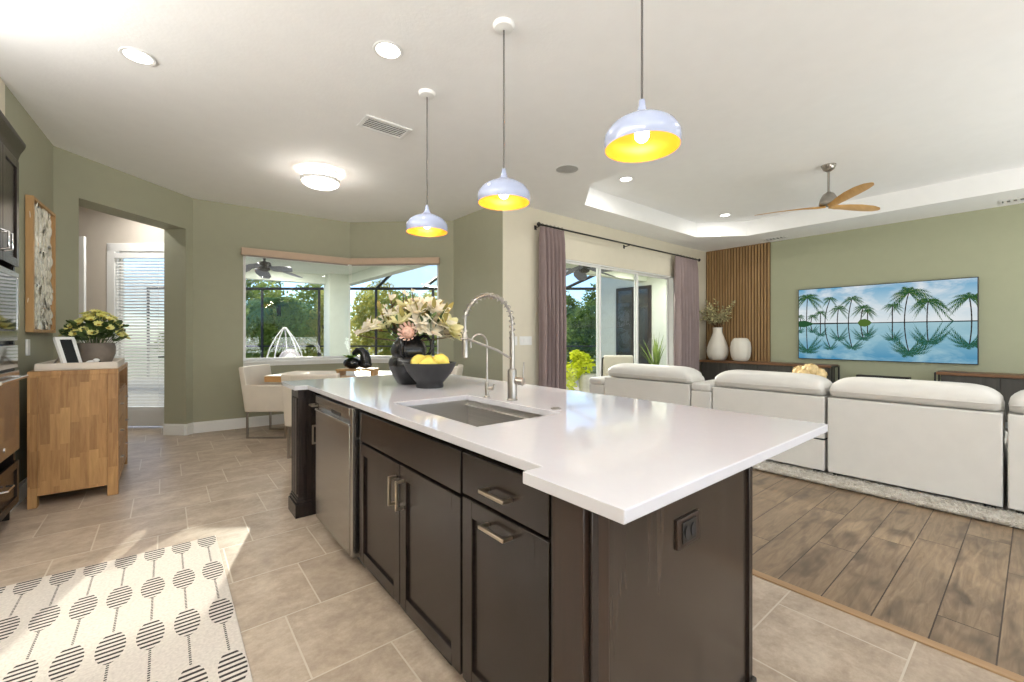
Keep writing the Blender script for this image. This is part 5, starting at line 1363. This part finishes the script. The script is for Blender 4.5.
MB().lathe([(.178,-.10),(.178,-.135),(.15,-.152),(.001,-.155)], (1.31,4.90,H), 40).build('diffuser', M['flush_glow'], t)
pl = bpy.data.lights.new('flush_mount_bulb', 'POINT'); po = bpy.data.objects.new('flush_mount_bulb', pl); C.objects.link(po)
pl.energy = 95; pl.color = (1,.95,.88); pl.shadow_soft_size = .05; po.location = (1.31,4.90,H-.07)
def vent(x, y, z, lx, ly, rz, label, n=6):
    t = thing('ceiling_vent', label, 'vent', (x,y,z-.014), rz, 'ceiling vents', False); q = .014
    m = MB()
    for (a,b,c,e) in ((-lx,lx,-ly,-ly+.025),(-lx,lx,ly-.025,ly),(-lx,-lx+.03,-ly+.025,ly-.025),(lx-.03,lx,-ly+.025,ly-.025)): m.box(a,b,c,e,.002,q-.001)
    m.build('frame', M['white'], t, bevel=.003)
    MB().box(-lx+.03,lx-.03,-ly+.025,ly-.025,.0115,.013).build('dark_duct', M['screen_dark'], t, smooth=0)
    s = MB()
    for k in range(n):
        yy = -ly+.025+(2*ly-.05)*(k+.5)/n; w = (2*ly-.05)/n*.24
        s.box(-lx+.03,lx-.03,yy-w,yy+w,.004,.0055)
    s.build('louvres', M['white'], t, smooth=0)
vent(1.455, 3.505, H, .20, .115, 0, 'white ceiling air vent beside the recessed lights of the nook')
vent(8.62, 3.02, H, .10, .20, 0, 'small ceiling vent just above the slat panel edge')
vent(8.62, .12, H, .10, .20, 0, 'small ceiling vent at the right edge above the television wall')
t = thing('ceiling_speaker', 'round flush ceiling speaker near the middle pendant', 'speaker', (3.325,3.16,H-.008))
MB().lathe([(.118,0),(.128,-.003),(.128,-.007),(.118,-.008)], (3.325,3.16,H-.0005), 36, ring=True).build('rim', M['white'], t)
MB().lathe([(.001,-.006),(.118,-.005),(.118,-.001),(.001,-.001)], (3.325,3.16,H-.0005), 36).build('grille', flat('speaker_grille', srgb(176,176,174), .7), t)
def ceiling_fan():
    x, y, z = 6.15, 1.57, H+.26; t = thing('ceiling_fan', 'three-blade wooden ceiling fan with a nickel motor in the tray ceiling', 'ceiling fan', (x,y,2.78))
    MB().lathe([(.001,0),(.075,0),(.073,-.02),(.055,-.055),(.022,-.078),(.001,-.078)], (x,y,z), 28).build('canopy', M['nickel'], t)
    MB().tube([(x,y,z-.07),(x,y,2.97)], .013, 10).build('downrod', M['nickel'], t)
    MB().lathe([(.016,2.985),(.022,2.975),(.055,2.955),(.085,2.90),(.098,2.85),(.098,2.835),(.08,2.82),(.001,2.815)], (x,y,0), 32).build('motor', M['nickel'], t, smooth=60)
    for deg in (13, 147, 261):
        a = math.radians(deg); d = Vector((RX,RY,0))*math.cos(a) + Vector((FX,FY,0))*math.sin(a); s = d.cross(Vector((0,0,1)))
        sec = [(.03,.035,.030,0),(.12,.045,.028,.0),(.25,.060,.020,.01),(.42,.072,.013,.015),(.60,.070,.010,.015),(.72,.050,.008,.012),(.77,.015,.006,.01)]
        mb = MB(); N = 8
        for r, w, th, up in sec:
            c = Vector((x,y,2.808+up)) + d*r; tw = math.radians(16)*(1-r*.4)
            for j in range(N):
                b_ = 2*PI*j/N; o = s*(w*math.cos(b_)) + Vector((0,0,1))*(th*.5*math.sin(b_)); o = s*(w*math.cos(b_)*math.cos(tw)) + Vector((0,0,1))*(w*math.cos(b_)*math.sin(tw) + th*.5*math.sin(b_))
                mb.v.append(tuple(c+o))
        for i in range(len(sec)-1):
            for j in range(N): mb.f.append([i*N+j,i*N+(j+1)%N,(i+1)*N+(j+1)%N,(i+1)*N+j]); mb.m.append(0)
        mb.f.append(list(range(N))); mb.m.append(0); k = (len(sec)-1)*N; mb.f.append([k+j for j in range(N)]); mb.m.append(0)
        mb.build('blade', M['fan_wood'], t, smooth=60)
ceiling_fan()
